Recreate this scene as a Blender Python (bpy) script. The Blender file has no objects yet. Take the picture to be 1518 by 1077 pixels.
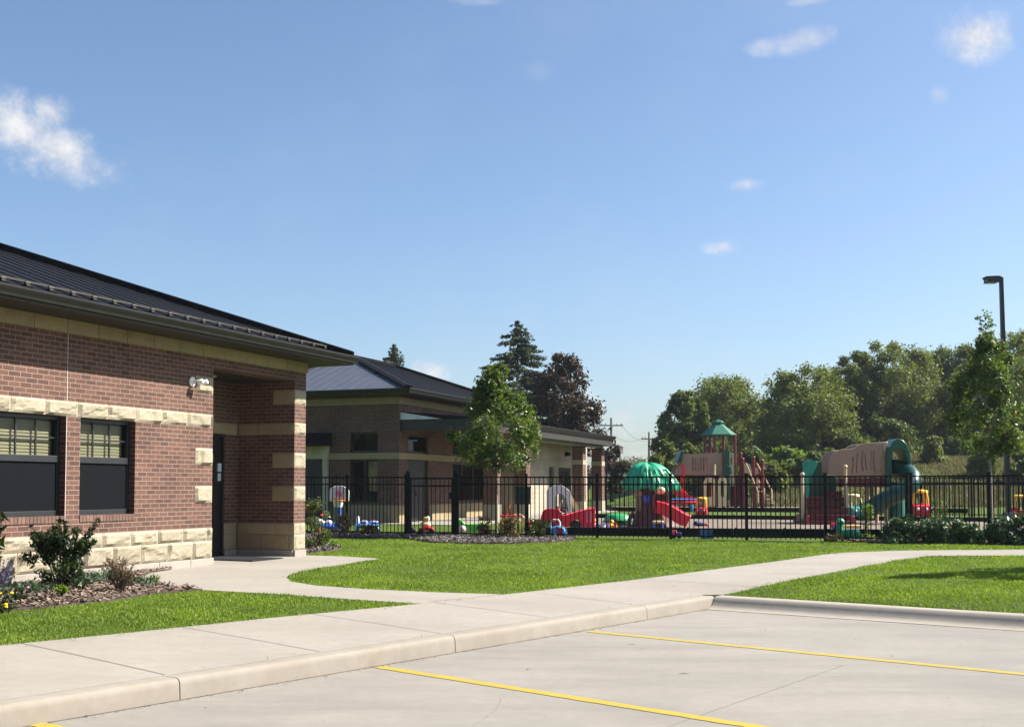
import bpy, math, random
import numpy as np
from mathutils import Vector, Matrix
from mathutils.geometry import tessellate_polygon

R = random.Random(7)
RNG = np.random.default_rng(11)
scene = bpy.context.scene
COL = scene.collection
rad = math.radians

# ------------------------------------------------------------------ camera model
FPX, PITCH, VH, EYE = 1750.0, rad(2.77), 723.8, 1.6
_c, _s = math.cos(PITCH), math.sin(PITCH)
V0 = VH - FPX * math.tan(PITCH)

def ray(u, v):
    a = (u - 759) / FPX
    b = -(v - V0) / FPX
    return Vector((a, _c - b * _s, _s + b * _c))

def at(u, v, Y):
    r = ray(u, v)
    k = Y / r.y
    return Vector((r.x * k, Y, EYE + r.z * k))

# ------------------------------------------------------------------ terrain
KX, KY = 2.72, 15.95                      # corner where the two kerbs meet
MD = np.array([0.605, 0.796])             # along the main kerb (away from camera)
BD = np.array([0.796, -0.605])            # along the side kerb (to the right)

def sm(t):
    t = np.clip(t, 0, 1)
    return t * t * (3 - 2 * t)

def zt(x, y):
    x = np.asarray(x, float); y = np.asarray(y, float)
    a = (x - KX) * MD[0] + (y - KY) * MD[1]
    b = (x - KX) * BD[0] + (y - KY) * BD[1]
    s = np.where(a < 0, np.maximum(-b, 0), np.where(b > 0, np.maximum(a, 0), np.hypot(a, np.minimum(b, 0))))
    z = 0.150 + 0.25 * (1 - np.exp(-s / 5.0))
    z = z + 0.0085 * np.clip(y - 33, 0, 30)
    hill = 3.3 * sm((y - 61) / 26) * sm((x - 5) / 15)
    return z + hill

def ground(u, v, off=0.0):
    r = ray(u, v)
    z = 0.3
    for _ in range(25):
        k = (z + off - EYE) / r.z
        z = float(zt(r.x * k, r.y * k))
    return Vector((r.x * k, r.y * k, z + off))

# ------------------------------------------------------------------ materials
MATS = {}
def _nt(name):
    m = bpy.data.materials.new(name)
    m.use_nodes = True
    nt = m.node_tree
    return m, nt, nt.nodes['Principled BSDF']

def N(nt, t, **kw):
    n = nt.nodes.new(t)
    for k, v in kw.items():
        if k in n.inputs:
            n.inputs[k].default_value = v
        else:
            setattr(n, k, v)
    return n

def mixc(nt, fac, a, b, mode='MIX'):
    n = nt.nodes.new('ShaderNodeMix'); n.data_type = 'RGBA'; n.blend_type = mode
    for i, s in ((0, fac), (6, a), (7, b)):
        if hasattr(s, 'node'): nt.links.new(s, n.inputs[i])
        elif i == 0: n.inputs[0].default_value = s
        else: n.inputs[i].default_value = (*s, 1)
    return n.outputs[2]

def ramp(nt, src, p0, p1, c0=(0, 0, 0), c1=(1, 1, 1)):
    n = nt.nodes.new('ShaderNodeValToRGB')
    n.color_ramp.elements[0].position = p0; n.color_ramp.elements[0].color = (*c0, 1)
    n.color_ramp.elements[1].position = p1; n.color_ramp.elements[1].color = (*c1, 1)
    nt.links.new(src, n.inputs[0])
    return n.outputs[0]

def coord(nt, kind='Object', scale=(1, 1, 1)):
    t = nt.nodes.new('ShaderNodeTexCoord')
    m = nt.nodes.new('ShaderNodeMapping')
    m.inputs['Scale'].default_value = scale
    nt.links.new(t.outputs[kind], m.inputs[0])
    return m.outputs[0]

def noise(nt, vec, scale, detail=4, rough=.55):
    n = N(nt, 'ShaderNodeTexNoise', Scale=scale, Detail=detail, Roughness=rough)
    nt.links.new(vec, n.inputs['Vector'])
    return n.outputs['Fac']

def bump(nt, bsdf, h, strength=.4, dist=.01):
    b = N(nt, 'ShaderNodeBump', Strength=strength, Distance=dist)
    nt.links.new(h, b.inputs['Height']); nt.links.new(b.outputs[0], bsdf.inputs['Normal'])

def dark(c, k): return tuple(min(1, x * k) for x in c)

def mat(name, color, rough=.6, metal=0, var=.18, scale=3.0, bmp=0.0, bscale=60, spec=.5, kind='Object', island=0):
    """a real surface: colour with weathering mottling, optional bump"""
    if name in MATS: return MATS[name]
    m, nt, b = _nt(name)
    vec = coord(nt, kind)
    n1 = noise(nt, vec, scale, 5)
    col = mixc(nt, ramp(nt, n1, .3, .7), dark(color, 1 - var), dark(color, 1 + var))
    if island:
        g = nt.nodes.new('ShaderNodeNewGeometry')
        h = N(nt, 'ShaderNodeHueSaturation')
        mr = N(nt, 'ShaderNodeMapRange'); mr.inputs['To Min'].default_value = 1 - island; mr.inputs['To Max'].default_value = 1 + island
        nt.links.new(g.outputs['Random Per Island'], mr.inputs['Value'])
        nt.links.new(mr.outputs[0], h.inputs['Value']); nt.links.new(col, h.inputs['Color'])
        col = h.outputs[0]
    nt.links.new(col, b.inputs['Base Color'])
    b.inputs['Roughness'].default_value = rough; b.inputs['Metallic'].default_value = metal
    b.inputs['Specular IOR Level'].default_value = spec
    if bmp:
        bump(nt, b, noise(nt, vec, bscale, 6), bmp, .02)
    MATS[name] = m
    return m

def brick_mat(name, c1, c2, mortar, bw=.2032, bh=.0677):
    if name in MATS: return MATS[name]
    m, nt, b = _nt(name)
    uv = coord(nt, 'UV')
    br = N(nt, 'ShaderNodeTexBrick', Scale=1.0)
    br.inputs['Brick Width'].default_value = bw
    br.inputs['Row Height'].default_value = bh
    br.inputs['Mortar Size'].default_value = .0054
    br.inputs['Mortar Smooth'].default_value = .15
    br.inputs['Bias'].default_value = -.1
    br.inputs['Color1'].default_value = (*c1, 1); br.inputs['Color2'].default_value = (*c2, 1)
    br.inputs['Mortar'].default_value = (*mortar, 1)
    nt.links.new(uv, br.inputs['Vector'])
    big = noise(nt, uv, 1.1, 4); fine = noise(nt, uv, 90, 5)
    c = mixc(nt, ramp(nt, big, .3, .7), (.80, .80, .80), (1.12, 1.10, 1.08))
    c2_ = mixc(nt, ramp(nt, fine, .25, .75), (.75, .75, .75), (1.2, 1.2, 1.2))
    col = mixc(nt, 1.0, mixc(nt, 1.0, br.outputs['Color'], c, 'MULTIPLY'), c2_, 'MULTIPLY')
    nt.links.new(col, b.inputs['Base Color'])
    b.inputs['Roughness'].default_value = .85; b.inputs['Specular IOR Level'].default_value = .25
    inv = N(nt, 'ShaderNodeMath', operation='MULTIPLY_ADD'); inv.inputs[1].default_value = -1; inv.inputs[2].default_value = 1
    nt.links.new(br.outputs['Fac'], inv.inputs[0])
    add = N(nt, 'ShaderNodeMath', operation='MULTIPLY_ADD'); add.inputs[1].default_value = .25
    nt.links.new(fine, add.inputs[0]); nt.links.new(inv.outputs[0], add.inputs[2])
    bump(nt, b, add.outputs[0], .8, .008)
    MATS[name] = m
    return m

def stone_mat(name, c1, c2, stain, isl=.12):
    m, nt, b = _nt(name)
    v = coord(nt)
    n1 = noise(nt, v, 4, 6, .65); n2 = noise(nt, v, 35, 6, .6); n3 = noise(nt, v, 1.7, 5, .7)
    col = mixc(nt, ramp(nt, n1, .35, .68), c1, c2)
    col = mixc(nt, ramp(nt, n3, .58, .78), col, stain)
    col = mixc(nt, 1.0, col, mixc(nt, ramp(nt, n2, .3, .7), (.82, .82, .82), (1.12, 1.12, 1.12)), 'MULTIPLY')
    g = nt.nodes.new('ShaderNodeNewGeometry'); h = N(nt, 'ShaderNodeHueSaturation')
    mr = N(nt, 'ShaderNodeMapRange'); mr.inputs['To Min'].default_value = 1 - isl; mr.inputs['To Max'].default_value = 1 + isl
    nt.links.new(g.outputs['Random Per Island'], mr.inputs['Value']); nt.links.new(mr.outputs[0], h.inputs['Value'])
    nt.links.new(col, h.inputs['Color']); nt.links.new(h.outputs[0], b.inputs['Base Color'])
    b.inputs['Roughness'].default_value = .9; b.inputs['Specular IOR Level'].default_value = .2
    bump(nt, b, n2, .5, .01)
    MATS[name] = m
    return m

def concrete_mat(name, base, stain, streak=0, cracks=False, rough=.85, sxy=(1, 1, 1)):
    m, nt, b = _nt(name)
    v = coord(nt)
    n1 = noise(nt, v, .55, 6, .6); n2 = noise(nt, v, 9, 6, .65); n3 = noise(nt, v, 150, 3, .6)
    col = mixc(nt, ramp(nt, n1, .38, .72), base, dark(base, .86))
    col = mixc(nt, 1.0, col, mixc(nt, ramp(nt, n2, .3, .72), (1.05, 1.05, 1.05), (.90, .90, .90)), 'MULTIPLY')
    col = mixc(nt, 1.0, col, mixc(nt, ramp(nt, n3, .25, .75), (.90, .90, .90), (1.08, 1.08, 1.08)), 'MULTIPLY')
    if streak:
        mp = N(nt, 'ShaderNodeMapping'); mp.inputs['Rotation'].default_value = (0, 0, rad(37)); mp.inputs['Scale'].default_value = (.22, 1.3, 1)
        t = nt.nodes.new('ShaderNodeTexCoord'); nt.links.new(t.outputs['Object'], mp.inputs[0])
        s1 = noise(nt, mp.outputs[0], 1.3, 6, .62)
        col = mixc(nt, mixc(nt, ramp(nt, s1, .46, .74), (0, 0, 0), (streak,) * 3), col, stain)
        n5 = noise(nt, v, .33, 5, .6); col = mixc(nt, mixc(nt, ramp(nt, n5, .50, .70), (0, 0, 0), (streak * .75,) * 3), col, dark(stain, .92))
        n6 = noise(nt, v, 26, 4, .75); col = mixc(nt, mixc(nt, ramp(nt, n6, .66, .74), (0, 0, 0), (.45,) * 3), col, dark(stain, .55))
        # oil spots
        vo = N(nt, 'ShaderNodeTexVoronoi', Scale=.9); nt.links.new(v, vo.inputs['Vector'])
        col = mixc(nt, ramp(nt, vo.outputs['Distance'], .02, .05, (.75,) * 3, (0, 0, 0)), col, (.05, .05, .05))
    if cracks:
        n4 = noise(nt, v, 1.5, 4)
        ad = mixc(nt, .10, v, n4)
        vc = N(nt, 'ShaderNodeTexVoronoi', Scale=.17, feature='DISTANCE_TO_EDGE'); nt.links.new(ad, vc.inputs['Vector'])
        col = mixc(nt, ramp(nt, vc.outputs['Distance'], .0006, .0022, (.55,) * 3, (0, 0, 0)), col, (.17, .16, .14))
    nt.links.new(col, b.inputs['Base Color'])
    b.inputs['Roughness'].default_value = rough; b.inputs['Specular IOR Level'].default_value = .25
    bump(nt, b, n3, .25, .004)
    MATS[name] = m
    return m

def leaf_mat(name, c1, c2, trans=.35, rough=.5, hue2=None):
    if name in MATS: return MATS[name]
    m, nt, b = _nt(name)
    g = nt.nodes.new('ShaderNodeNewGeometry')
    col = mixc(nt, g.outputs['Random Per Island'], c1, c2)
    if hue2:
        w = N(nt, 'ShaderNodeTexWhiteNoise', noise_dimensions='1D'); nt.links.new(g.outputs['Random Per Island'], w.inputs['W'])
        col = mixc(nt, ramp(nt, w.outputs['Value'], .965, .98), col, hue2)
    v = coord(nt)
    n1 = noise(nt, v, .8, 3)
    col = mixc(nt, 1.0, col, mixc(nt, ramp(nt, n1, .35, .65), (.75, .8, .75), (1.2, 1.15, 1.1)), 'MULTIPLY')
    nt.links.new(col, b.inputs['Base Color'])
    b.inputs['Roughness'].default_value = rough; b.inputs['Specular IOR Level'].default_value = .35
    tr = nt.nodes.new('ShaderNodeBsdfTranslucent')
    tc = mixc(nt, 1.0, col, (1.25, 1.35, .6), 'MULTIPLY'); nt.links.new(tc, tr.inputs[0])
    mx = nt.nodes.new('ShaderNodeMixShader'); mx.inputs[0].default_value = trans
    nt.links.new(b.outputs[0], mx.inputs[1]); nt.links.new(tr.outputs[0], mx.inputs[2])
    nt.links.new(mx.outputs[0], nt.nodes['Material Output'].inputs[0])
    MATS[name] = m
    return m

def glass_mat(name, tint=(.6, .65, .65), through=.75):
    m, nt, b = _nt(name)
    gl = nt.nodes.new('ShaderNodeBsdfGlossy'); gl.inputs['Roughness'].default_value = .02; gl.inputs[0].default_value = (.34, .37, .42, 1)
    tr = nt.nodes.new('ShaderNodeBsdfTransparent'); tr.inputs[0].default_value = (*dark(tint, through), 1)
    fr = N(nt, 'ShaderNodeFresnel', IOR=1.5)
    mx = nt.nodes.new('ShaderNodeMixShader')
    g = nt.nodes.new('ShaderNodeNewGeometry'); k = N(nt, 'ShaderNodeMath', operation='MULTIPLY_ADD'); k.inputs[1].default_value = -1; k.inputs[2].default_value = 1
    nt.links.new(g.outputs['Backfacing'], k.inputs[0]); k2 = N(nt, 'ShaderNodeMath', operation='MULTIPLY'); nt.links.new(k.outputs[0], k2.inputs[0]); nt.links.new(fr.outputs[0], k2.inputs[1])
    nt.links.new(k2.outputs[0], mx.inputs[0]); nt.links.new(tr.outputs[0], mx.inputs[1]); nt.links.new(gl.outputs[0], mx.inputs[2])
    nt.links.new(mx.outputs[0], nt.nodes['Material Output'].inputs[0])
    MATS[name] = m
    return m

M_BRICK = brick_mat('brick', (.140, .070, .052), (.078, .041, .034), (.27, .215, .172))
M_STONE = stone_mat('limestone', (.350, .308, .226), (.305, .266, .190), (.235, .19, .122))
M_STONES = stone_mat('limestone_smooth', (.33, .265, .155), (.275, .22, .125), (.20, .15, .075))
M_PLINTH = concrete_mat('plinth_concrete', (.33, .30, .26), (.2, .18, .15))
M_BEIGE = brick_mat('split_face_block', (.40, .345, .27), (.355, .30, .235), (.31, .265, .21), .40, .20)
M_WALK = concrete_mat('walk_concrete', (.282, .258, .222), (.215, .19, .158), streak=.5)
M_KERB = concrete_mat('kerb_concrete', (.272, .245, .206), (.20, .165, .122), streak=.6)
M_KERB2 = concrete_mat('side_kerb_concrete', (.37, .335, .28), (.25, .225, .185), streak=.6)
M_LOT = concrete_mat('lot_concrete', (.245, .228, .198), (.168, .156, .137), streak=.8)
def paint_mat():
    m, nt, b = _nt('yellow_paint'); v = coord(nt)
    n1 = noise(nt, v, 5, 6, .7); n2 = noise(nt, v, 70, 5, .7)
    col = mixc(nt, ramp(nt, n1, .3, .7), (.37, .275, .022), (.31, .222, .022))
    add = N(nt, 'ShaderNodeMath', operation='MULTIPLY_ADD'); add.inputs[1].default_value = .45
    nt.links.new(n1, add.inputs[0]); nt.links.new(n2, add.inputs[2])
    col = mixc(nt, mixc(nt, ramp(nt, add.outputs[0], .80, .93), (0, 0, 0), (.75,) * 3), col, (.23, .21, .17))
    nt.links.new(col, b.inputs['Base Color']); b.inputs['Roughness'].default_value = .7
    bump(nt, b, n2, .25, .004)
    return m
M_YELLOW = paint_mat()
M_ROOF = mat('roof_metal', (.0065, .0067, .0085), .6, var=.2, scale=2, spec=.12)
M_ROOF_SKY = mat('roof_metal_sky_sheen', (.062, .065, .076), .30, var=.15, scale=2)  # same roof metal for end slopes, sky reflection painted into its colour
M_GUT = mat('bronze_gutter', (.013, .0125, .0115), .42, var=.2, scale=3, spec=.35)
M_SOFF = mat('soffit_metal', (.022, .018, .013), .55, var=.2, scale=4)
M_BLACK = mat('black_fence', (.004, .004, .0045), .55, var=.2, spec=.2)
M_TIMBER = mat('black_plastic', (.007, .007, .008), .6, spec=.2, var=.3, scale=8)
M_FRAME = mat('dark_window_frame', (.016, .017, .020), .4)
M_SCREEN = mat('window_screen', (.030, .034, .040), .6, var=.12, scale=1.5)
M_BLIND = mat('tan_blind', (.165, .138, .070), .7, var=.08)
M_ROOM = mat('room_wall', (.10, .09, .075), .9)
M_DOOR = mat('dark_door', (.012, .011, .011), .45)
M_GLASS = glass_mat('window_glass', (.97, 1, .98), .96)
M_MULCHB = mat('mulch_soil', (.075, .052, .038), .95, var=.35, scale=14, bmp=.8, bscale=50)
M_CHIP = mat('mulch_chips', (.17, .125, .095), .95, var=.3, scale=30, island=.65)
M_CHIPG = mat('grey_mulch_chips', (.125, .108, .098), .95, var=.3, scale=30, island=.65)
M_SAND = mat('play_surface', (.150, .118, .088), .95, var=.2, scale=3, bmp=.6, bscale=40)
M_BARK = mat('bark', (.10, .075, .055), .95, var=.35, scale=12, bmp=.8, bscale=30)
M_BARKY = mat('young_bark', (.22, .19, .15), .9, var=.25, scale=14, bmp=.5, bscale=40)
M_WHITE = mat('white_plastic', (.78, .77, .74), .4, var=.05)
def plastic(name, c, rough=.38): return mat(name, c, rough, var=.10, scale=2.5, bmp=.06, bscale=25)
P_RED = plastic('red_plastic', (.74, .018, .045)); P_YEL = plastic('yellow_plastic', (.80, .46, .03)); P_CRM = plastic('cream_plastic', (.72, .58, .33))
P_BLUE = plastic('blue_plastic', (.04, .12, .50)); P_LBLU = plastic('light_blue_plastic', (.12, .42, .80)); P_GRN = plastic('green_plastic', (.02, .30, .10))
P_JADE = plastic('jade_plastic', (.020, .33, .165)); P_DGRN = plastic('dark_green_plastic', (.008, .075, .045)); P_TEAL = plastic('teal_plastic', (.02, .20, .20))
P_TAN = plastic('tan_plastic', (.36, .235, .165)); P_BRN = plastic('brown_plastic', (.115, .052, .042)); P_MAR = plastic('maroon_plastic', (.13, .016, .019))
P_PINK = plastic('pink_plastic', (.75, .25, .40)); P_ORG = plastic('orange_plastic', (.8, .22, .02)); P_BLK = plastic('black_plastic_toy', (.012, .012, .012))
P_LGRN = plastic('lime_plastic', (.18, .60, .10)); P_STEEL = mat('maroon_steel', (.16, .012, .016), .35); P_BEI = plastic('beige_plastic', (.55, .43, .28))
M_GRNBOX = mat('green_enamel', (.012, .035, .028), .4)
M_LAMP = mat('bronze_lamp', (.012, .011, .014), .4)
M_POLE = mat('weathered_pole', (.17, .15, .14), .9)

# ------------------------------------------------------------------ object helpers
def tag(o, label=None, cat=None, group=None, kind=None):
    if label: o['label'] = label
    if cat: o['category'] = cat
    if group: o['group'] = group
    if kind: o['kind'] = kind
    return o

def thing(name, label, cat, loc=(0, 0, 0), rotz=0, group=None, scale=1):
    o = bpy.data.objects.new(name, None); COL.objects.link(o)
    o.location = loc; o.rotation_euler = (0, 0, rotz); o.scale = (scale,) * 3
    o.empty_display_size = .2
    return tag(o, label, cat, group)

def copy_tree(o, parent=None):
    c = o.copy(); COL.objects.link(c); c.parent = parent
    for ch in list(o.children): copy_tree(ch, c)
    return c

def boxuv(me):
    n = len(me.polygons)
    if n == 0: return
    nv = len(me.vertices); nl = len(me.loops)
    co = np.empty(nv * 3); me.vertices.foreach_get('co', co); co = co.reshape(-1, 3)
    li = np.empty(nl, int); me.loops.foreach_get('vertex_index', li)
    no = np.empty(n * 3); me.polygons.foreach_get('normal', no); no = np.abs(no.reshape(-1, 3))
    lt = np.empty(n, int); me.polygons.foreach_get('loop_total', lt)
    nn = np.repeat(no, lt, axis=0); p = co[li]
    top = (nn[:, 2] > .7); sx = nn[:, 0] > nn[:, 1]
    uu = np.where(top, p[:, 0], np.where(sx, p[:, 1], p[:, 0]))
    vv = np.where(top, p[:, 1], p[:, 2])
    uv = me.uv_layers.new(name='UVMap')
    uv.data.foreach_set('uv', np.stack([uu, vv], 1).ravel())

class MB:
    def __init__(s): s.v = []; s.f = []; s.m = []
    def add(s, vs, fs, mi=0):
        k = len(s.v); s.v += [tuple(v) for v in vs]
        for f in fs: s.f.append(tuple(i + k for i in f)); s.m.append(mi)
        return s
    def box(s, x0, x1, y0, y1, z0, z1, mi=0, M=None):
        x0, x1 = min(x0, x1), max(x0, x1); y0, y1 = min(y0, y1), max(y0, y1); z0, z1 = min(z0, z1), max(z0, z1)
        vs = [Vector(p) for p in ((x0, y0, z0), (x1, y0, z0), (x1, y1, z0), (x0, y1, z0), (x0, y0, z1), (x1, y0, z1), (x1, y1, z1), (x0, y1, z1))]
        if M: vs = [M @ v for v in vs]
        return s.add(vs, ((0, 3, 2, 1), (4, 5, 6, 7), (0, 1, 5, 4), (1, 2, 6, 5), (2, 3, 7, 6), (3, 0, 4, 7)), mi)
    def bar(s, p0, p1, w, h, mi=0):
        p0, p1 = Vector(p0), Vector(p1); d = p1 - p0; L = d.length; d.normalize()
        up = Vector((0, 0, 1)) if abs(d.z) < .95 else Vector((1, 0, 0))
        y = up.cross(d).normalized(); z = d.cross(y)
        M = Matrix.Translation(p0) @ Matrix((d, y, z)).transposed().to_4x4()
        return s.box(0, L, -w / 2, w / 2, -h / 2, h / 2, mi, M)
    def tube(s, pts, r, seg=10, mi=0, caps=True):
        pts = [Vector(p) for p in pts]
        rs = list(r) if hasattr(r, '__len__') else [r] * len(pts)
        vs, fs = [], []
        t0 = (pts[1] - pts[0]).normalized()
        x = t0.orthogonal().normalized()
        for i, p in enumerate(pts):
            t = (pts[min(i + 1, len(pts) - 1)] - pts[max(i - 1, 0)]).normalized()
            x = (x - t * x.dot(t))
            x = x.normalized() if x.length > 1e-6 else t.orthogonal().normalized()
            y = t.cross(x)
            for j in range(seg):
                a = 2 * math.pi * j / seg
                vs.append(p + (x * math.cos(a) + y * math.sin(a)) * rs[i])
        for i in range(len(pts) - 1):
            for j in range(seg):
                fs.append((i * seg + j, i * seg + (j + 1) % seg, (i + 1) * seg + (j + 1) % seg, (i + 1) * seg + j))
        if caps:
            fs.append(tuple(range(seg - 1, -1, -1))); fs.append(tuple(range((len(pts) - 1) * seg, len(pts) * seg)))
        return s.add(vs, fs, mi)
    def cyl(s, p0, p1, r0, r1=None, seg=14, mi=0): return s.tube([p0, p1], [r0, r0 if r1 is None else r1], seg, mi)
    def lathe(s, prof, c=(0, 0, 0), seg=20, mi=0, rfn=None, sx=1, sy=1):
        c = Vector(c); vs, fs = [], []
        for i, (r, z) in enumerate(prof):
            for j in range(seg):
                a = 2 * math.pi * j / seg
                k = rfn(a, i, z) if rfn else 1
                vs.append(c + Vector((r * k * math.cos(a) * sx, r * k * math.sin(a) * sy, z)))
        for i in range(len(prof) - 1):
            for j in range(seg):
                fs.append((i * seg + j, i * seg + (j + 1) % seg, (i + 1) * seg + (j + 1) % seg, (i + 1) * seg + j))
        fs.append(tuple(range(seg - 1, -1, -1))); fs.append(tuple(range((len(prof) - 1) * seg, len(prof) * seg)))
        return s.add(vs, fs, mi)
    def ell(s, c, rx, ry, rz, seg=14, rings=8, mi=0):
        prof = []
        for i in range(rings + 1):
            t = -math.pi / 2 + math.pi * i / rings
            prof.append((max(.001, math.cos(t)), math.sin(t) * rz))
        return s.lathe(prof, c, seg, mi, None, rx, ry)
    def prism(s, poly, d0, d1, plane='XZ', mi=0, holes=()):
        """extrude a 2-D outline (with holes) between depths d0..d1"""
        def P(a, b, d): return {'XZ': (a, d, b), 'YZ': (d, a, b), 'XY': (a, b, d)}[plane]
        loops = [list(poly)] + [list(h) for h in holes]
        flat = [p for l in loops for p in l]
        tris = tessellate_polygon([[Vector((a, b, 0)) for a, b in l] for l in loops])
        n = len(flat)
        vs = [P(a, b, d0) for a, b in flat] + [P(a, b, d1) for a, b in flat]
        fs = []
        for t in tris:
            fs.append((t[0], t[1], t[2])); fs.append((t[2] + n, t[1] + n, t[0] + n))
        k = 0
        for l in loops:
            m = len(l)
            for i in range(m):
                j = (i + 1) % m
                fs.append((k + i, k + j, k + j + n, k + i + n))
            k += m
        return s.add(vs, fs, mi)
    def sweep(s, pts, prof, mi=0, closed=False):
        """sweep a 2-D profile (across, up) along a path, keeping up = Z"""
        pts = [Vector(p) for p in pts]; n = len(prof); vs, fs = [], []
        for i, p in enumerate(pts):
            t = pts[min(i + 1, len(pts) - 1)] - pts[max(i - 1, 0)]
            side = Vector((t.y, -t.x, 0)); side = side.normalized() if side.length > 1e-6 else Vector((1, 0, 0))
            t.normalize(); up = side.cross(t)
            for a, b in prof: vs.append(p + side * a + up * b)
        for i in range(len(pts) - 1):
            for j in range(n if closed else n - 1):
                fs.append((i * n + j, i * n + (j + 1) % n, (i + 1) * n + (j + 1) % n, (i + 1) * n + j))
        if closed:
            fs.append(tuple(range(n - 1, -1, -1))); fs.append(tuple(range((len(pts) - 1) * n, len(pts) * n)))
        return s.add(vs, fs, mi)
    def build(s, name, mats, parent=None, smooth=False, bevel=0, seg=2):
        me = bpy.data.meshes.new(name)
        me.from_pydata([tuple(v) for v in s.v], [], s.f)
        mats = mats if isinstance(mats, (list, tuple)) else [mats]
        for m in mats: me.materials.append(m)
        if len(mats) > 1: me.polygons.foreach_set('material_index', s.m)
        import bmesh
        bm = bmesh.new(); bm.from_mesh(me); bmesh.ops.recalc_face_normals(bm, faces=bm.faces); bm.to_mesh(me); bm.free()
        me.update(); boxuv(me)
        if smooth:
            me.polygons.foreach_set('use_smooth', [True] * len(me.polygons))
            me.set_sharp_from_angle(angle=rad(40))
        o = bpy.data.objects.new(name, me); COL.objects.link(o)
        if parent: o.parent = parent
        if bevel:
            b = o.modifiers.new('edge', 'BEVEL'); b.width = bevel; b.segments = seg; b.limit_method = 'ANGLE'; b.angle_limit = rad(40)
            b.harden_normals = False
        return o

def np_obj(name, V, F, m, parent=None):
    """mesh from numpy arrays; F is (n,3) or (n,4)"""
    me = bpy.data.meshes.new(name); k = F.shape[1]
    me.vertices.add(len(V)); me.vertices.foreach_set('co', np.ascontiguousarray(V, dtype=np.float32).ravel())
    me.loops.add(F.size); me.loops.foreach_set('vertex_index', F.astype(np.int32).ravel())
    me.polygons.add(len(F)); me.polygons.foreach_set('loop_start', np.arange(0, F.size, k, dtype=np.int32))
    me.update(calc_edges=True)
    me.materials.append(m)
    o = bpy.data.objects.new(name, me); COL.objects.link(o)
    if parent: o.parent = parent
    return o

def pip(px, py, poly):
    ins = np.zeros(px.shape, bool); n = len(poly)
    for i in range(n):
        x0, y0 = poly[i][:2]; x1, y1 = poly[(i + 1) % n][:2]
        c = ((y0 > py) != (y1 > py)) & (px < (x1 - x0) * (py - y0) / ((y1 - y0) if abs(y1 - y0) > 1e-9 else 1e-9) + x0)
        ins ^= c
    return ins

def sheet(name, poly, off, m, thick=.12, step=.6, kind='structure', zfn=zt):
    """a paved or soil sheet that follows the ground, with edges going down into it"""
    import bmesh
    bm = bmesh.new()
    vs = [bm.verts.new((p[0], p[1], 0)) for p in poly]
    bm.faces.new(vs); bmesh.ops.triangulate(bm, faces=bm.faces[:])
    xs = [p[0] for p in poly]; ys = [p[1] for p in poly]
    for lo, hi, ax in ((min(xs), max(xs), 0), (min(ys), max(ys), 1)):
        k = lo + step
        while k < hi:
            co = (k, 0, 0) if ax == 0 else (0, k, 0); no = (1, 0, 0) if ax == 0 else (0, 1, 0)
            bmesh.ops.bisect_plane(bm, geom=bm.verts[:] + bm.edges[:] + bm.faces[:], plane_co=co, plane_no=no)
            k += step
    bmesh.ops.recalc_face_normals(bm, faces=bm.faces)
    if bm.faces[0].normal.z < 0 if hasattr(bm.faces, 'ensure_lookup_table') and (bm.faces.ensure_lookup_table() or True) else False:
        bmesh.ops.reverse_faces(bm, faces=bm.faces)
    for v in bm.verts: v.co.z = float(zfn(v.co.x, v.co.y)) + off
    be = [e for e in bm.edges if e.is_boundary]
    ex = bmesh.ops.extrude_edge_only(bm, edges=be)
    for v in ex['geom']:
        if isinstance(v, bmesh.types.BMVert): v.co.z -= thick
    me = bpy.data.meshes.new(name); bm.to_mesh(me); bm.free()
    me.materials.append(m); boxuv(me)
    o = bpy.data.objects.new(name, me); COL.objects.link(o)
    return tag(o, kind=kind)

# ------------------------------------------------------------------ ground
def grass_mat():
    m, nt, b = _nt('grass_ground')
    v = coord(nt)
    n1 = noise(nt, v, .45, 5); n2 = noise(nt, v, 6, 6, .7); n3 = noise(nt, v, 60, 4, .7)
    col = mixc(nt, ramp(nt, n1, .35, .65), (.060, .100, .010), (.088, .135, .016))
    col = mixc(nt, ramp(nt, n2, .45, .75), col, (.09, .135, .02))
    col = mixc(nt, 1.0, col, mixc(nt, ramp(nt, n3, .3, .7), (.5, .55, .5), (1.3, 1.25, 1.2)), 'MULTIPLY')
    nt.links.new(col, b.inputs['Base Color']); b.inputs['Roughness'].default_value = .8; b.inputs['Specular IOR Level'].default_value = .15
    bump(nt, b, n3, .9, .04)
    return m
M_GRASSG = grass_mat()

def ab(a, b): return np.array([KX, KY]) + a * MD + b * BD

def build_terrain():
    far = [2, 3, 5, 8, 12, 18, 28, 45, 75, 120, 200, 350, 600, 1000]
    A = [-30 - f for f in far[::-1]] + list(np.arange(-30, -.5, 1.0)) + [-.02, .06] + list(np.arange(1, 96, 1.0)) + [95 + f for f in far]
    B = [-80 - f for f in far[::-1]] + list(np.arange(-80, -.5, 1.0)) + [-.06, .02] + list(np.arange(1, 60, 1.0)) + [59 + f for f in far]
    A = np.array(A); B = np.array(B)
    a, b = np.meshgrid(A, B, indexing='ij')
    x = KX + a * MD[0] + b * BD[0]; y = KY + a * MD[1] + b * BD[1]
    z = np.where((a < 0) & (b > 0), -.3, zt(x, y))
    V = np.stack([x, y, z], -1).reshape(-1, 3)
    na, nb = len(A), len(B)
    i, j = np.meshgrid(np.arange(na - 1), np.arange(nb - 1), indexing='ij')
    k = (i * nb + j).ravel()
    F = np.stack([k, k + nb, k + nb + 1, k + 1], 1)[:, ::-1]
    o = np_obj('ground', V, F, M_GRASSG)
    o.data.polygons.foreach_set('use_smooth', [True] * len(F))
    tag(o, kind='structure')
build_terrain()

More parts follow.
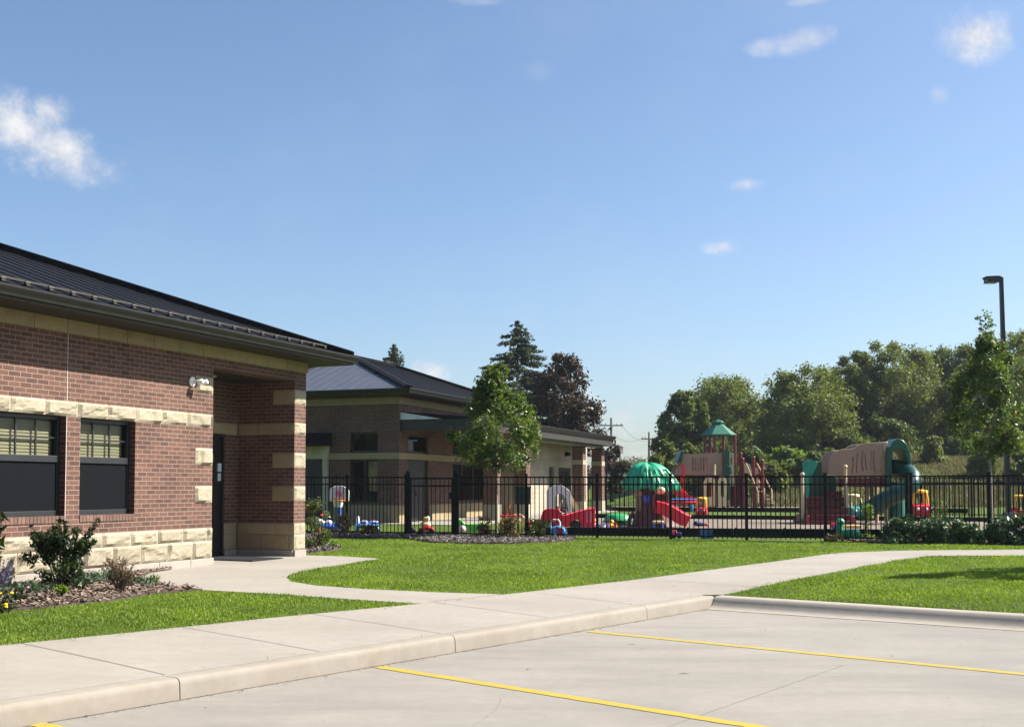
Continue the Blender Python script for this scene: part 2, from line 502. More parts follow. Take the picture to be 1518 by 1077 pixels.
LOT = [ab(.03, -.03), ab(.03, 45), ab(-60, 45), ab(-60, -.03)]
sheet('parking_lot', LOT, 0, M_LOT, .05, 4.0, zfn=lambda x, y: 0.0)

def gp(*uvs): return [tuple(ground(u, v)[:2]) for u, v in uvs]

# main kerb in cast lengths, side kerb with its rolled profile
def kerb_main():
    mb = MB()
    cuts = [0, -1.77, -5.42, -8.67, -12.1, -15.6, -19, -22.5, -26, -30]
    prof = [(-.175, -.1), (-.175, .162), (-.045, .162), (-.018, .155), (-.004, .138), (.003, .11), (.012, -.05)]
    for c0, c1 in zip(cuts[:-1], cuts[1:]):
        n = max(2, int(abs(c0 - c1) / .5)); vs, fs = [], []
        for i in range(n + 1):
            a = c0 - .005 + (c1 + .005 - c0 + .005) * i / n
            for b, z in prof:
                p = ab(a, b + R.uniform(-.0015, .0015)); vs.append((p[0], p[1], z + R.uniform(-.0015, .0015)))
        k = len(prof)
        for i in range(n):
            for j in range(k - 1): fs.append((i * k + j, i * k + j + 1, (i + 1) * k + j + 1, (i + 1) * k + j))
        fs.append(tuple(range(k))); fs.append(tuple(range(n * k + k - 1, n * k - 1, -1)))
        mb.add(vs, fs)
    tag(mb.build('kerb', M_KERB, smooth=True), kind='structure')
    mb = MB(); cuts = [0.013, 4.6, 8.2, 11.8, 15.4, 19, 23]
    prof = [(-.27, -.05), (-.25, .006), (-.16, .018), (-.10, .05), (-.055, .10), (-.02, .143), (.02, .158), (.16, .160), (.16, -.1)]
    for c0, c1 in zip(cuts[:-1], cuts[1:]):
        n = 8; vs, fs = [], []
        for i in range(n + 1):
            b = c0 + .003 + (c1 - c0 - .006) * i / n
            for a, z in prof:
                p = ab(a, b); vs.append((p[0], p[1], z + R.uniform(-.002, .002)))
        k = len(prof)
        for i in range(n):
            for j in range(k - 1): fs.append((i * k + j, i * k + j + 1, (i + 1) * k + j + 1, (i + 1) * k + j))
        fs.append(tuple(range(k))); fs.append(tuple(range(n * k + k - 1, n * k - 1, -1)))
        mb.add(vs, fs)
    tag(mb.build('side_kerb', M_KERB2, smooth=True), kind='structure')
kerb_main()

BACK = gp((0, 958), (200, 938), (400, 917), (630, 895), (760, 880.5), (900, 864.5), (1050, 845.5), (1150, 832.5), (1225, 822), (1250, 819.5), (1330, 816.5), (1420, 815.5), (1518, 815))
LOWER = gp((1518, 824), (1440, 824), (1375, 824.5), (1340, 829), (1290, 838), (1200, 855), (1130, 869), (1085, 879))
b0 = np.array(BACK[0]); b1 = np.array(BACK[1]); lft = b0 + (b0 - b1) / np.linalg.norm(b0 - b1) * 22
rgt_b = np.array(BACK[-1]) + np.array([12, -.6]); rgt_l = np.array(LOWER[0]) + np.array([12, -.6])
SIDEWALK = [tuple(lft)] + BACK + [tuple(rgt_b), tuple(rgt_l)] + LOWER + [tuple(ab(.16, .02)), tuple(ab(0, -.172)), tuple(ab(-32, -.172))]
sheet('sidewalk', SIDEWALK, .012, M_WALK, .14, .8)

BTH = rad(22.0)
D1 = np.array([math.sin(BTH), math.cos(BTH)]); N1 = np.array([-D1[1], D1[0]])
O1 = np.array([-4.912, 19.352]); ZB1 = .36
def b1w(s, q): p = O1 + s * D1 + q * N1; return (float(p[0]), float(p[1]))
PATH = gp((562, 828), (520, 835), (470, 842), (436, 849), (424, 855), (432, 862), (470, 868), (550, 873.5), (650, 878), (745, 881)) \
    + gp((700, 889), (632, 895.5), (560, 891), (470, 885), (390, 879.5), (300, 874.5), (240, 868), (215, 862), (211, 856), (222, 850), (250, 845)) \
    + [b1w(-.9, -.05), b1w(-.03, -.05), b1w(-.03, 1.3), b1w(2.5, 1.3), b1w(2.5, -.03), b1w(2.9, -.03)] + gp((510, 824.5),)
def zpath(x, y):
    # the landing by the door is level with the building floor
    p = np.array([x, y]) - O1; s = float(p @ D1); q = float(p @ N1)
    t = 1 - sm((math.hypot(max(0, -s - .3, s - 2.9), max(0, -q))) / 2.5)
    return float(zt(x, y)) * (1 - t) + (ZB1 - .008) * t
sheet('path', PATH, .006, M_WALK, .14, .5, zfn=lambda x, y: max(zpath(x, y), float(zt(x, y))))

# joints tooled across the walk, filled with dirt
M_JOINT = mat('joint_dirt', (.12, .10, .085), .95)
mb = MB()
for a in (-1.77, -3.6, -5.42, -7.05, -8.67, -10.4, -12.1, 1.1, 3.0, 4.9):
    best = None
    for i in range(len(BACK) - 1):
        p0, p1 = np.array(BACK[i]), np.array(BACK[i + 1])
        a0 = (p0 - ab(0, 0)) @ MD; a1 = (p1 - ab(0, 0)) @ MD
        if (a0 - a) * (a1 - a) <= 0:
            t = (a - a0) / (a1 - a0); best = ((p0 + (p1 - p0) * t) - ab(0, 0)) @ BD; break
    if best is None: best = -2.1
    bs = np.linspace(best + .01, -.18 if a < 0 else .25, 7)
    vs = []
    for b in bs:
        for da in (-.005, .005):
            p = ab(a + da, b); vs.append((p[0], p[1], float(zt(p[0], p[1])) + .016))
    mb.add(vs, [(2 * i, 2 * i + 1, 2 * i + 3, 2 * i + 2) for i in range(6)])
p0, p1 = np.array(gp((640, 892))[0]), np.array(gp((752, 881.2))[0])
n = np.array([-(p1 - p0)[1], (p1 - p0)[0]]); n = n / np.linalg.norm(n) * .006
mb.add([(*(p0 - n), float(zt(*p0)) + .016), (*(p0 + n), float(zt(*p0)) + .016), (*(p1 + n), float(zt(*p1)) + .016), (*(p1 - n), float(zt(*p1)) + .016)], [(0, 1, 2, 3)])
tag(mb.build('sidewalk_joint', M_JOINT), kind='structure')

# painted bay lines, saw cut and the dark seam at the kerb foot
def on_lot(u, v):
    r = ray(u, v); k = -EYE / r.z
    return np.array([r.x * k, r.y * k])
for (u0, v0), (u1, v1), ext in (((561, 988), (1115, 1076), 3.0), ((873, 935.5), (1518, 999), 3.0), ((22, 1066.5), (80, 1078), 4.6)):
    p0, p1 = on_lot(u0, v0), on_lot(u1, v1); d = (p1 - p0) / np.linalg.norm(p1 - p0); p1 = p1 + d * ext
    n = np.array([-d[1], d[0]]) * .060
    L = np.linalg.norm(p1 - p0); k = int(L / .08); vs = []
    for i in range(k + 1):
        c = p0 + d * L * i / k
        for sg in (-1, 1):
            q = c + n * sg * (1 + R.uniform(-.11, .11)); vs.append((q[0], q[1], .004))
    mb = MB().add(vs, [(2 * i, 2 * i + 2, 2 * i + 3, 2 * i + 1) for i in range(k)])
    tag(mb.build('bay_line', M_YELLOW), kind='structure')

q0, q1 = on_lot(1035, 1061), on_lot(1215, 998); dq = (q1 - q0) / np.linalg.norm(q1 - q0); q0 = q0 - dq * 1.2; q1 = q1 + dq * .6
nq = np.array([-dq[1], dq[0]]) * .002; vs = []
for i in range(41):
    c = q0 + (q1 - q0) * i / 40 + nq * R.uniform(-2, 2)
    vs += [(c[0] - nq[0], c[1] - nq[1], .003), (c[0] + nq[0], c[1] + nq[1], .003)]
tag(MB().add(vs, [(2 * i, 2 * i + 2, 2 * i + 3, 2 * i + 1) for i in range(40)]).build('lot_joint', mat('saw_cut', (.175, .163, .142), .95)), kind='structure')
vs = []
for i in range(301):
    a = -.02 - 30 * i / 300
    for b_ in (.006, .022 + R.uniform(-.006, .008)):
        c = ab(a, b_); vs.append((c[0], c[1], .0035))
tag(MB().add(vs, [(2 * i, 2 * i + 1, 2 * i + 3, 2 * i + 2) for i in range(300)]).build('kerb_seam', M_JOINT), kind='structure')

def crack(uv, wdt):
    P = [on_lot(*q) for q in uv]; vs = []; m = 0
    for a, b in zip(P[:-1], P[1:]):
        d = (b - a) / np.linalg.norm(b - a); n_ = np.array([-d[1], d[0]]); k = max(3, int(np.linalg.norm(b - a) / .06))
        for i in range(k):
            c = a + (b - a) * i / k + n_ * R.gauss(0, .012); w_ = wdt * R.uniform(.4, 1.3)
            vs += [(c[0] - n_[0] * w_, c[1] - n_[1] * w_, .0035), (c[0] + n_[0] * w_, c[1] + n_[1] * w_, .0035)]; m += 1
    tag(MB().add(vs, [(2 * i, 2 * i + 2, 2 * i + 3, 2 * i + 1) for i in range(m - 1)]).build('lot_crack', M_JOINT), kind='structure')
crack([(1335, 1000), (1300, 1010), (1262, 1004), (1215, 1012), (1160, 1008)], .0012)
crack([(700, 1075), (735, 1052), (748, 1030), (790, 1016)], .0011)
# planting beds
BED_L = gp((-70, 911), (0, 906), (70, 901), (150, 893), (230, 880.5), (300, 874.3), (262, 871), (240, 868), (215, 862), (211, 856), (222, 850), (250, 845.5)) + [b1w(-.9, .02), b1w(-9, .02)]
FX0, FY0, FSL = 2.0, 28.9, -.285
def fy(x): return FY0 + FSL * (x - FX0)
BED_F = gp((455, 800), (480, 797.5), (540, 797.5), (600, 799), (640, 804), (690, 806.5), (770, 806), (820, 804.5), (850, 802)) + [(1.6, fy(1.6) + .3), (-1, fy(-1) + .5), (-5.6, fy(-5.6) + .4)]
BED_R = gp((1250, 803.5), (1300, 806), (1400, 805.5), (1518, 803.5), (1600, 803)) + [(14.5, fy(14.5) + .4), (8, fy(8) + .3)]
BED_C = gp((454, 821), (455, 808), (480, 808), (508, 812), (490, 817))
sheet('mulch_bed', BED_L, .02, M_MULCHB, .1, .6)
sheet('mulch_bed', BED_F, .03, M_MULCHB, .1, .6)
sheet('mulch_bed', BED_R, .02, M_MULCHB, .1, .8)
sheet('mulch_bed', BED_C, .02, M_MULCHB, .1, .6)

def chips(name, poly, n, m, size, off):
    P = np.array(poly)[:, :2]; lo, hi = P.min(0), P.max(0)
    q = RNG.uniform(lo, hi, (n * 3, 2)); q = q[pip(q[:, 0], q[:, 1], poly)][:n]; k = len(q)
    th = RNG.uniform(0, 2 * math.pi, k); tl = RNG.normal(0, .35, (k, 2))
    L = size * RNG.uniform(.5, 1.6, k); W = L * RNG.uniform(.2, .45, k)
    ex = np.stack([np.cos(th), np.sin(th), tl[:, 0]], 1) * L[:, None]; ey = np.stack([-np.sin(th), np.cos(th), tl[:, 1]], 1) * W[:, None]
    c = np.stack([q[:, 0], q[:, 1], zt(q[:, 0], q[:, 1]) + off + RNG.uniform(0, .03, k)], 1)
    V = np.stack([c - ex - ey, c + ex - ey, c + ex + ey, c - ex + ey], 1).reshape(-1, 3)
    return tag(np_obj(name, V, np.arange(k * 4).reshape(-1, 4), m), 'loose bark chips spread over the planting bed', 'mulch', kind='stuff')
c_ = chips('bark_mulch', BED_L, 9000, M_CHIP, .024, .03); c_['label'] = 'brown bark chips over the bed under the school windows'
c_ = chips('bark_mulch', BED_F, 15000, M_CHIPG, .026, .04); c_['label'] = 'weathered grey wood chips along the foot of the black fence'
c_ = chips('bark_mulch', BED_R, 3000, M_CHIP, .04, .03); c_['label'] = 'wood chips under the two big leafy shrubs'
c_ = chips('bark_mulch', BED_C, 900, M_CHIPG, .03, .03); c_['label'] = 'small patch of wood chips at the brick corner pier'

def litter(name, label, n, m, size, fn):
    q = np.array([fn() for _ in range(n)]); k = n; th = RNG.uniform(0, 6.283, k); L = size * RNG.uniform(.4, 1.5, k); W = L * RNG.uniform(.35, .8, k)
    ex = np.stack([np.cos(th), np.sin(th), RNG.normal(0, .15, k)], 1) * L[:, None]; ey = np.stack([-np.sin(th), np.cos(th), RNG.normal(0, .15, k)], 1) * W[:, None]
    c = q + np.array([0, 0, 1]) * (L * .25)[:, None]
    V = np.stack([c - ex, c - ey, c + ex, c + ey], 1).reshape(-1, 3)
    tag(np_obj(name, V, np.arange(4 * k).reshape(-1, 4), m), label, name.replace('_', ' '), kind='stuff')
def grit_pt():
    if R.random() < .6: c = ab(-R.uniform(.2, 16), .02 + abs(R.gauss(0, .05)))
    elif R.random() < .5: c = ab(-.29 - abs(R.gauss(0, .06)), R.uniform(.1, 9))
    else: c = ab(-R.uniform(.4, 12), R.uniform(.1, 8))
    return (c[0], c[1], .004)
litter('grit', 'dark grit and crumbs of soil swept against the foot of the kerbs', 900, mat('grit_soil', (.10, .085, .065), .95, island=.5), .010, grit_pt)
def clip_pt():
    P = BACK if R.random() < .6 else LOWER; i = R.randrange(len(P) - 1); t = R.random(); sd = -1 if P is BACK else 1
    c = np.array(P[i]) * (1 - t) + np.array(P[i + 1]) * t; d = np.array(P[i + 1]) - np.array(P[i]); d = d / np.linalg.norm(d); c = c + np.array([d[1], -d[0]]) * abs(R.gauss(0, .10))
    return (c[0], c[1], float(zt(*c)) + .018)
litter('clippings', 'dry grass clippings scattered along the sidewalk edges', 900, mat('dry_clipping', (.14, .14, .05), .9, island=.4), .011, clip_pt)

# lawn blades
B1FOOT = [b1w(-30, -.02), b1w(2.9, -.02), b1w(2.9, 12), b1w(-30, 12)]
M_BLADE = leaf_mat('grass_blades', (.118, .190, .016), (.205, .285, .038), .40, .65, (.27, .26, .09))
def lawn():
    bands = [(8.5, 11, 3000), (11, 14, 2500), (14, 18, 1900), (18, 23, 1250), (23, 31, 800)]
    Vs = []
    for y0, y1, dens in bands:
        w0, w1 = -.50 * y1, .72 * y1
        n = int((w1 - w0) * (y1 - y0) * dens)
        x = RNG.uniform(w0, w1, n); y = RNG.uniform(y0, y1, n)
        a = (x - KX) * MD[0] + (y - KY) * MD[1]; b = (x - KX) * BD[0] + (y - KY) * BD[1]
        keep = (x / y < .72) & (x / y > -.5) & ~((a < .2) & (b > -.2)) & (y < fy(x) - .05)
        pj = np.stack([x, y], 1); jit = RNG.normal(0, .022, (n, 2))
        for poly in (SIDEWALK, PATH, BED_L, BED_F, BED_R, BED_C, B1FOOT):
            keep &= ~pip(x + jit[:, 0], y + jit[:, 1], poly)
        x, y = x[keep], y[keep]; k = len(x)
        patch = .75 + .35 * np.sin(x * 1.7 + 2 * np.sin(y * .9)) * np.sin(y * 2.3 + np.sin(x * 1.1))
        h = RNG.uniform(.018, .048, k) * patch; w = .0035 + .00033 * y * RNG.uniform(.8, 1.5, k)
        th = RNG.uniform(0, 2 * math.pi, k); ln = RNG.uniform(.2, 1.0, k) * h; ph = RNG.uniform(0, 2 * math.pi, k)
        base = np.stack([x, y, zt(x, y) - .004], 1)
        dx = np.stack([np.cos(th), np.sin(th), np.zeros(k)], 1) * w[:, None]
        tip = base + np.stack([np.cos(ph) * ln, np.sin(ph) * ln, h], 1)
        Vs.append(np.stack([base - dx, base + dx, tip], 1).reshape(-1, 3))
    V = np.concatenate(Vs)
    o = np_obj('lawn_grass', V, np.arange(len(V)).reshape(-1, 3), M_BLADE)
    tag(o, 'short mown green lawn grass between the walks', 'grass', kind='stuff')
    print('blades', len(V) // 3)
lawn()

# ------------------------------------------------------------------ buildings
def rock(mb, o, ex, en, L, H, depth, mi=0, gap=.006, rough=1.0):
    """one rock-faced stone: pitched margins, uneven swollen face; ex along, en outward, z up"""
    o, ex, en = Vector(o), Vector(ex), Vector(en); ez = Vector((0, 0, 1))
    nx, nz = max(4, int(L / .045)), max(4, int(H / .035)); vs, fs = [], []
    s = [R.uniform(0, 6) for _ in range(6)]
    kx, kz = R.uniform(4, 9), R.uniform(6, 13); tilt = R.uniform(-.35, .35); cut = R.uniform(.2, 1.3); cs = R.choice((-1, 1))
    for i in range(nx + 1):
        for j in range(nz + 1):
            u, w = i / nx, j / nz
            edge = min(1, min(u, 1 - u) * L / .035) * min(1, min(w, 1 - w) * H / .035)
            d = .75 + .10 * math.sin(u * kx + s[0] + 1.5 * math.sin(w * kz * .5 + s[1])) + tilt * .5 * (w - .5) + .05 * math.sin(u * 23 + s[2]) * math.sin(w * 17 + s[3])
            # a spalled lower corner with a sharp broken lip
            q = (u - .5) * cs * 1.3 + .35 * math.sin(w * 3 + s[4]) + (w - .45) * 1.1 + .12 * math.sin(u * 15 + s[5])
            if q < cut * .5 - .45: d -= .34 * rough * min(1, (cut * .5 - .45 - q) * 6)
            d = max(.06, d + R.uniform(-.05, .05)) * edge
            p = o + ex * (gap / 2 + (L - gap) * u) + ez * (gap / 2 + (H - gap) * w) + en * (.004 + depth * d)
            vs.append(p)
    for i in range(nx):
        for j in range(nz):
            k = i * (nz + 1) + j; fs.append((k, k + nz + 1, k + nz + 2, k + 1))
    # returns back to the wall
    per = [i * (nz + 1) for i in range(nx + 1)] + [nx * (nz + 1) + j for j in range(1, nz + 1)] + [i * (nz + 1) + nz for i in range(nx - 1, -1, -1)] + [j for j in range(nz - 1, 0, -1)]
    k = len(vs); m = len(per)
    for q in per:
        p = vs[q]; dd = (p - o).dot(en); vs.append(p - en * (dd + .02))
    for i in range(m): fs.append((per[i], per[(i + 1) % m], k + (i + 1) % m, k + i))
    mb.add(vs, fs, mi)

def course(mb, o, ex, en, L, H, bl, depth, off=0, mi=0, rough=1.0):
    x = -off
    while x < L - 1e-6:
        x0, x1 = max(0, x), min(L, x + bl)
        if x1 - x0 > .03: rock(mb, Vector(o) + Vector(ex) * x0, ex, en, x1 - x0, H, depth, mi, rough=rough)
        x += bl

def window_unit(root, x0, x1, z0, z1, y, blind=True, grid=(3, 2), tilt=0, drop=.47):
    """double hung window: frame > pane, muntins; blind; screen on the lower sash"""
    f = MB(); w = .055
    f.box(x0, x0 + w, y, y + .09, z0, z1); f.box(x1 - w, x1, y, y + .09, z0, z1)
    f.box(x0 + w, x1 - w, y, y + .09, z0, z0 + w * 1.3); f.box(x0 + w, x1 - w, y, y + .09, z1 - w, z1)
    zm = z0 + (z1 - z0) * .565
    f.box(x0 + w, x1 - w, y - .012, y + .08, zm - .04, zm + .05)
    fr = f.build('window_frame', M_FRAME, None, bevel=.004)
    win = MB().box(x0 + w, x1 - w, y + .05, y + .056, z0 + w, z1 - w).build('window', M_GLASS, root)
    fr.parent = win
    g = MB(); gx0, gx1, gz0, gz1 = x0 + w, x1 - w, zm + .05, z1 - w
    for i in range(1, grid[0]):
        xx = gx0 + (gx1 - gx0) * i / grid[0]; g.box(xx - .012, xx + .012, y + .03, y + .048, gz0, gz1)
    for i in range(1, grid[1]):
        zz = gz0 + (gz1 - gz0) * i / grid[1]; g.box(gx0, gx1, y + .032, y + .046, zz - .012, zz + .012)
    g.build('muntin', M_FRAME, win)
    MB().box(x0 + w + .01, x1 - w - .01, y + .012, y + .018, z0 + w * 1.3, zm - .042).build('insect_screen', M_SCREEN_A, win)
    if blind:
        s = MB(); zz = z1 - w - .02; lo = z1 - w - (z1 - z0) * drop
        while zz > lo:
            s.box(x0 + w + .01, x1 - w - .02, y + .100, y + .104, zz - .043, zz + .0, 0, Matrix.Translation((0, y + .1, zz)) @ Matrix.Rotation(rad(-18 + tilt), 4, 'X') @ Matrix.Translation((0, -y - .1, -zz)))
            zz -= .043
        s.box(x0 + w + .01, x1 - w - .02, y + .09, y + .12, lo - .035, lo - .005)
        s.build('blind', M_BLIND, win)
    return win

def screen_mat():
    m, nt, b = _nt('mesh_screen')
    b.inputs['Base Color'].default_value = (.008, .0095, .012, 1); b.inputs['Roughness'].default_value = .7; b.inputs['Specular IOR Level'].default_value = .04
    tr = nt.nodes.new('ShaderNodeBsdfTransparent'); mx = nt.nodes.new('ShaderNodeMixShader'); mx.inputs[0].default_value = .86
    nt.links.new(tr.outputs[0], mx.inputs[1]); nt.links.new(b.outputs[0], mx.inputs[2])
    nt.links.new(mx.outputs[0], nt.nodes['Material Output'].inputs[0])
    return m
M_SCREEN_A = screen_mat()

def hip_roof(root, x0, x1, y0, y1, z, p, m_front, m_end, step=.406, hip_cap=True, ribs=('front', 'right', 'left')):
    """hipped standing seam roof over the rectangle; local x along, y inward"""
    hw = (y1 - y0) / 2; zr = z + p * hw
    mb = MB()
    c = [(x0, y0, z), (x1, y0, z), (x1, y1, z), (x0, y1, z), (x0 + hw, y0 + hw, zr), (x1 - hw, y0 + hw, zr)]
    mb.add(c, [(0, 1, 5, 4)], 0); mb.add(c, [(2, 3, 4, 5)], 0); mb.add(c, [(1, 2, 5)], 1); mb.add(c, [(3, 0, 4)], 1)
    mb.add([(x0, y0, z - .02), (x1, y0, z - .02), (x1, y1, z - .02), (x0, y1, z - .02)], [(0, 3, 2, 1)], 0)
    mb.add(c[:4] + [(a, b, d - .02) for a, b, d in c[:4]], [(0, 4, 5, 1), (1, 5, 6, 2), (2, 6, 7, 3), (3, 7, 4, 0)], 0)
    h = .016
    if 'front' in ribs:
        x = x1 - .2
        while x > x0 + .1:
            top = min(hw, x1 - x, x - x0)
            if top > .1: mb.bar((x, y0 + .01, z + h / 2), (x, y0 + top - .02, z + p * (top - .02) + h / 2), .022, h, 0)
            x -= step
    for side, xs, sg in (('right', x1, -1), ('left', x0, 1)):
        if side in ribs:
            y = y0 + .2
            while y < y1 - .1:
                top = min(hw, y - y0, y1 - y)
                if top > .1: mb.bar((xs + sg * .01, y, z + h / 2), (xs + sg * (top - .02), y, z + p * (top - .02) + h / 2), .022, h, 1)
                y += step
    roof = mb.build('roof', [m_front, m_end], root)
    if hip_cap:
        for name, a, b in (('hip_cap', c[1], c[5]), ('hip_cap', c[2], c[5]), ('hip_cap', c[0], c[4]), ('hip_cap', c[3], c[4]), ('ridge_cap', c[4], c[5])):
            a, b = Vector(a), Vector(b); k = MB(); up = Vector((0, 0, .06))
            k.bar(a + up * .35, b + up * .35, .26, .085); k.bar(a + up * 1.1, b + up * 1.1, .30, .02); k.bar(a + up * 1.1 + Vector((0, 0, .02)), b + up * 1.1 + Vector((0, 0, .02)), .10, .03)
            d = (b - a).normalized(); n = int((b - a).length / .29)
            for i in range(n):
                q = a + d * (.15 + .29 * i); k.box(q.x - .05, q.x + .05, q.y - .05, q.y + .05, q.z - .03, q.z + .04)
            k.build(name, M_ROOF, roof)
    return roof

def gutter(root, pts, name='gutter', h=.13, w=.13, m=None):
    """K-style gutter along a path; outward is to the right of travel"""
    prof = [(0, 0), (w * .55, 0), (w * .62, h * .25), (w * .9, h * .62), (w, h * .8), (w, h), (w - .022, h), (w - .022, h * .9), (w * .82, h * .62), (w * .5, .02), (.012, .02), (.012, h), (0, h)]
    pts = [Vector(p) for p in pts]; n = len(prof); vs, fs = [], []
    for i, p in enumerate(pts):
        t0 = (pts[i] - pts[i - 1]).normalized() if i else None
        t1 = (pts[i + 1] - pts[i]).normalized() if i < len(pts) - 1 else None
        ts = [t for t in (t0, t1) if t is not None]
        ns = [Vector((t.y, -t.x, 0)).normalized() for t in ts]
        side = sum(ns, Vector()); side = side / max(side.dot(ns[0]), .1) if len(ns) > 1 else ns[0]
        if len(ns) > 1: side = side.normalized() / side.normalized().dot(ns[0])
        for a, b in prof: vs.append(p + side * a + Vector((0, 0, b)))
    for i in range(len(pts) - 1):
        for j in range(n): fs.append((i * n + j, i * n + (j + 1) % n, (i + 1) * n + (j + 1) % n, (i + 1) * n + j))
    return MB().add(vs, fs).build(name, m or M_GUT, root)

# ---- near building: local x runs along the front wall away from the camera, y runs into the building
b1 = thing('brick_building', 'near brick and limestone school building with two windows and a recessed side door', 'building',
           (O1[0], O1[1], ZB1), math.atan2(D1[1], D1[0]))
WT, WB = 2.238, .878        # window head and sill
w1 = (-4.51, -3.32); w2 = (-3.04, -1.89); w0 = (-6.9, -5.7)
H = 3.58
wl = MB()
def wall_x(a, b, z0, z1, y0=0, y1=.30): wl.box(a, b, y0, y1, z0, z1)
xs = [-24, w0[0], w0[1], w1[0], w1[1], w2[0], w2[1], 0]
for i in range(0, len(xs) - 1, 2): wall_x(xs[i], xs[i + 1], 0, H)
for a, b in (w0, w1, w2):
    wall_x(a, b, 0, WB - .108); wall_x(a, b, WT, H)
    wall_x(a, b, WB - .108, WB - .012, .03, .30)
wall_x(0, 2.46, 3.22, H, 0, .30)                              # beam over the recess
wl.box(-.30, 0, .30, 1.235, 0, H)                             # return left of the recess
wl.box(-.30, 1.05, 1.235, 1.5, 0, H); wl.box(2.03, 2.46, 1.235, 1.5, 0, H); wl.box(1.05, 2.03, 1.235, 1.5, WT, H)
wl.box(2.46, 2.84, 0, 1.5, 0, H); wl.box(2.46, 2.84, 1.5, 10, 0, H); wl.box(-24, 2.46, 9.7, 10, 0, H); wl.box(-24, -23.7, .3, 9.7, 0, H)
wl.build('wall', M_BRICK, b1)
# soldier course sills
M_SILL = mat('sill_brick', (.135, .075, .056), .85, var=.2, scale=20, island=.25)
for a, b in (w0, w1, w2):
    x = a; so = MB()
    while x < b - .02:
        so.box(x + .004, min(b, x + .0677) - .004, -.012, .03, WB - .105, WB - .012); x += .0677
    so.box(a, b, -.004, .03, WB - .112, WB - .105)
    so.build('sill', M_SILL, b1)
X, NX, Y, NY = (1, 0, 0), (-1, 0, 0), (0, 1, 0), (0, -1, 0)
bs = MB(); pl = MB(); bd = MB(); qn = MB(); co = MB(); bs2 = MB(); bd2 = MB()
course(bs, (-12, -.008, .118), X, NY, 12, .284, .61, .05, .1); course(bs, (-12, -.008, .402), X, NY, 12, .203, .61, .045, .33)
x = -12
while x < 0:
    pl.box(x + .003, min(0, x + .76) - .003, -.055, 0, -.3, .115); x += .76
course(bd, (-12, 0, WT), X, NY, 12, .212, .61, .045, .25)
co.box(-24, 2.84, -.03, 0, 3.386, 3.575)
for a in np.arange(-23.5, 2.8, .61): co.box(a + .006, min(a + .604, 2.838), -.044, -.03, 3.388, 3.575)
for z0, z1 in ((1.012, 1.283), (1.622, 1.895), (2.79, 3.06)):
    qn = MB(); rock(qn, (-.455, 0, z0), X, NY, .452, z1 - z0, .05); qn.build('quoin', M_STONE, b1)
    qn = MB(); rock(qn, (2.46, 0, z0), X, NY, .38, z1 - z0, .03); qn.build('quoin', M_STONE, b1)
    qn = MB(); rock(qn, (2.46, .47, z0), NY, NX, .47, z1 - z0, .012, rough=.3); qn.build('quoin', M_STONES, b1)
bs.build('base_course', M_STONE, b1); bd.build('stone_band', M_STONE, b1); pl.build('plinth', M_PLINTH, b1, bevel=.006); bs = MB(); bd = MB(); pl = MB()
# pier: front faces rock-faced, inner faces smoother
rock(bd, (2.46, 0, WT), X, NY, .38, .212, .03)
rock(bs, (2.46, -.004, .118), X, NY, .38, .284, .03); rock(bs, (2.46, -.004, .402), X, NY, .19, .203, .02); rock(bs, (2.65, -.004, .402), X, NY, .19, .203, .02)
pl.box(2.455, 2.842, -.035, 0, -.1, .115)
bs.build('base_course', M_STONE, b1); bd.build('stone_band', M_STONE, b1); pl.build('plinth', M_PLINTH, b1, bevel=.006); pl = MB()
course(bd2, (2.46, 1.225, WT), NY, NX, 1.225, .212, .61, .014, .2, rough=.3)
course(bd2, (.02, 1.235, WT), X, NY, 2.42, .212, .61, .014, .3, rough=.3)
course(bs2, (2.46, 1.225, .402), NY, NX, 1.225, .203, .61, .012, .4, rough=.2); course(bs2, (2.46, 1.225, .118), NY, NX, 1.225, .284, .61, .012, .1, rough=.2)
course(bs2, (2.05, 1.235, .402), X, NY, .39, .203, .61, .012, 0, rough=.2); course(bs2, (2.05, 1.235, .118), X, NY, .39, .284, .61, .012, 0, rough=.2)
pl.box(2.43, 2.46, .005, 1.2, 0, .115); pl.box(2.05, 2.42, 1.20, 1.235, 0, .115)
bs2.build('base_course', M_STONES, b1); bd2.build('stone_band', M_STONES, b1)
pl.build('plinth', M_PLINTH, b1, bevel=.006); co.build('cornice', M_STONES, b1)
cj = MB().box(-3.318, -3.306, -.0035, .001, .61, WT).box(-3.318, -3.306, -.0035, .001, WT + .212, 3.386)
cj.build('control_joint', mat('sealant', (.42, .36, .30), .8), b1)
# rooms behind the windows
for a, b in (w0, w1, w2):
    window_unit(b1, a, b, WB - .012, WT, .10, tilt=(0 if (a, b) != w2 else 3), drop=.40 if (a, b) == w2 else .42)
rm = MB()
rm.add([(-7.4, .31, 0), (-1.4, .31, 0), (-1.4, 4, 0), (-7.4, 4, 0), (-7.4, .31, 2.9), (-1.4, .31, 2.9), (-1.4, 4, 2.9), (-7.4, 4, 2.9)], [(0, 1, 2, 3), (4, 7, 6, 5), (1, 5, 6, 2), (2, 6, 7, 3), (3, 7, 4, 0)])
rm.build('interior_wall', M_ROOM, b1)
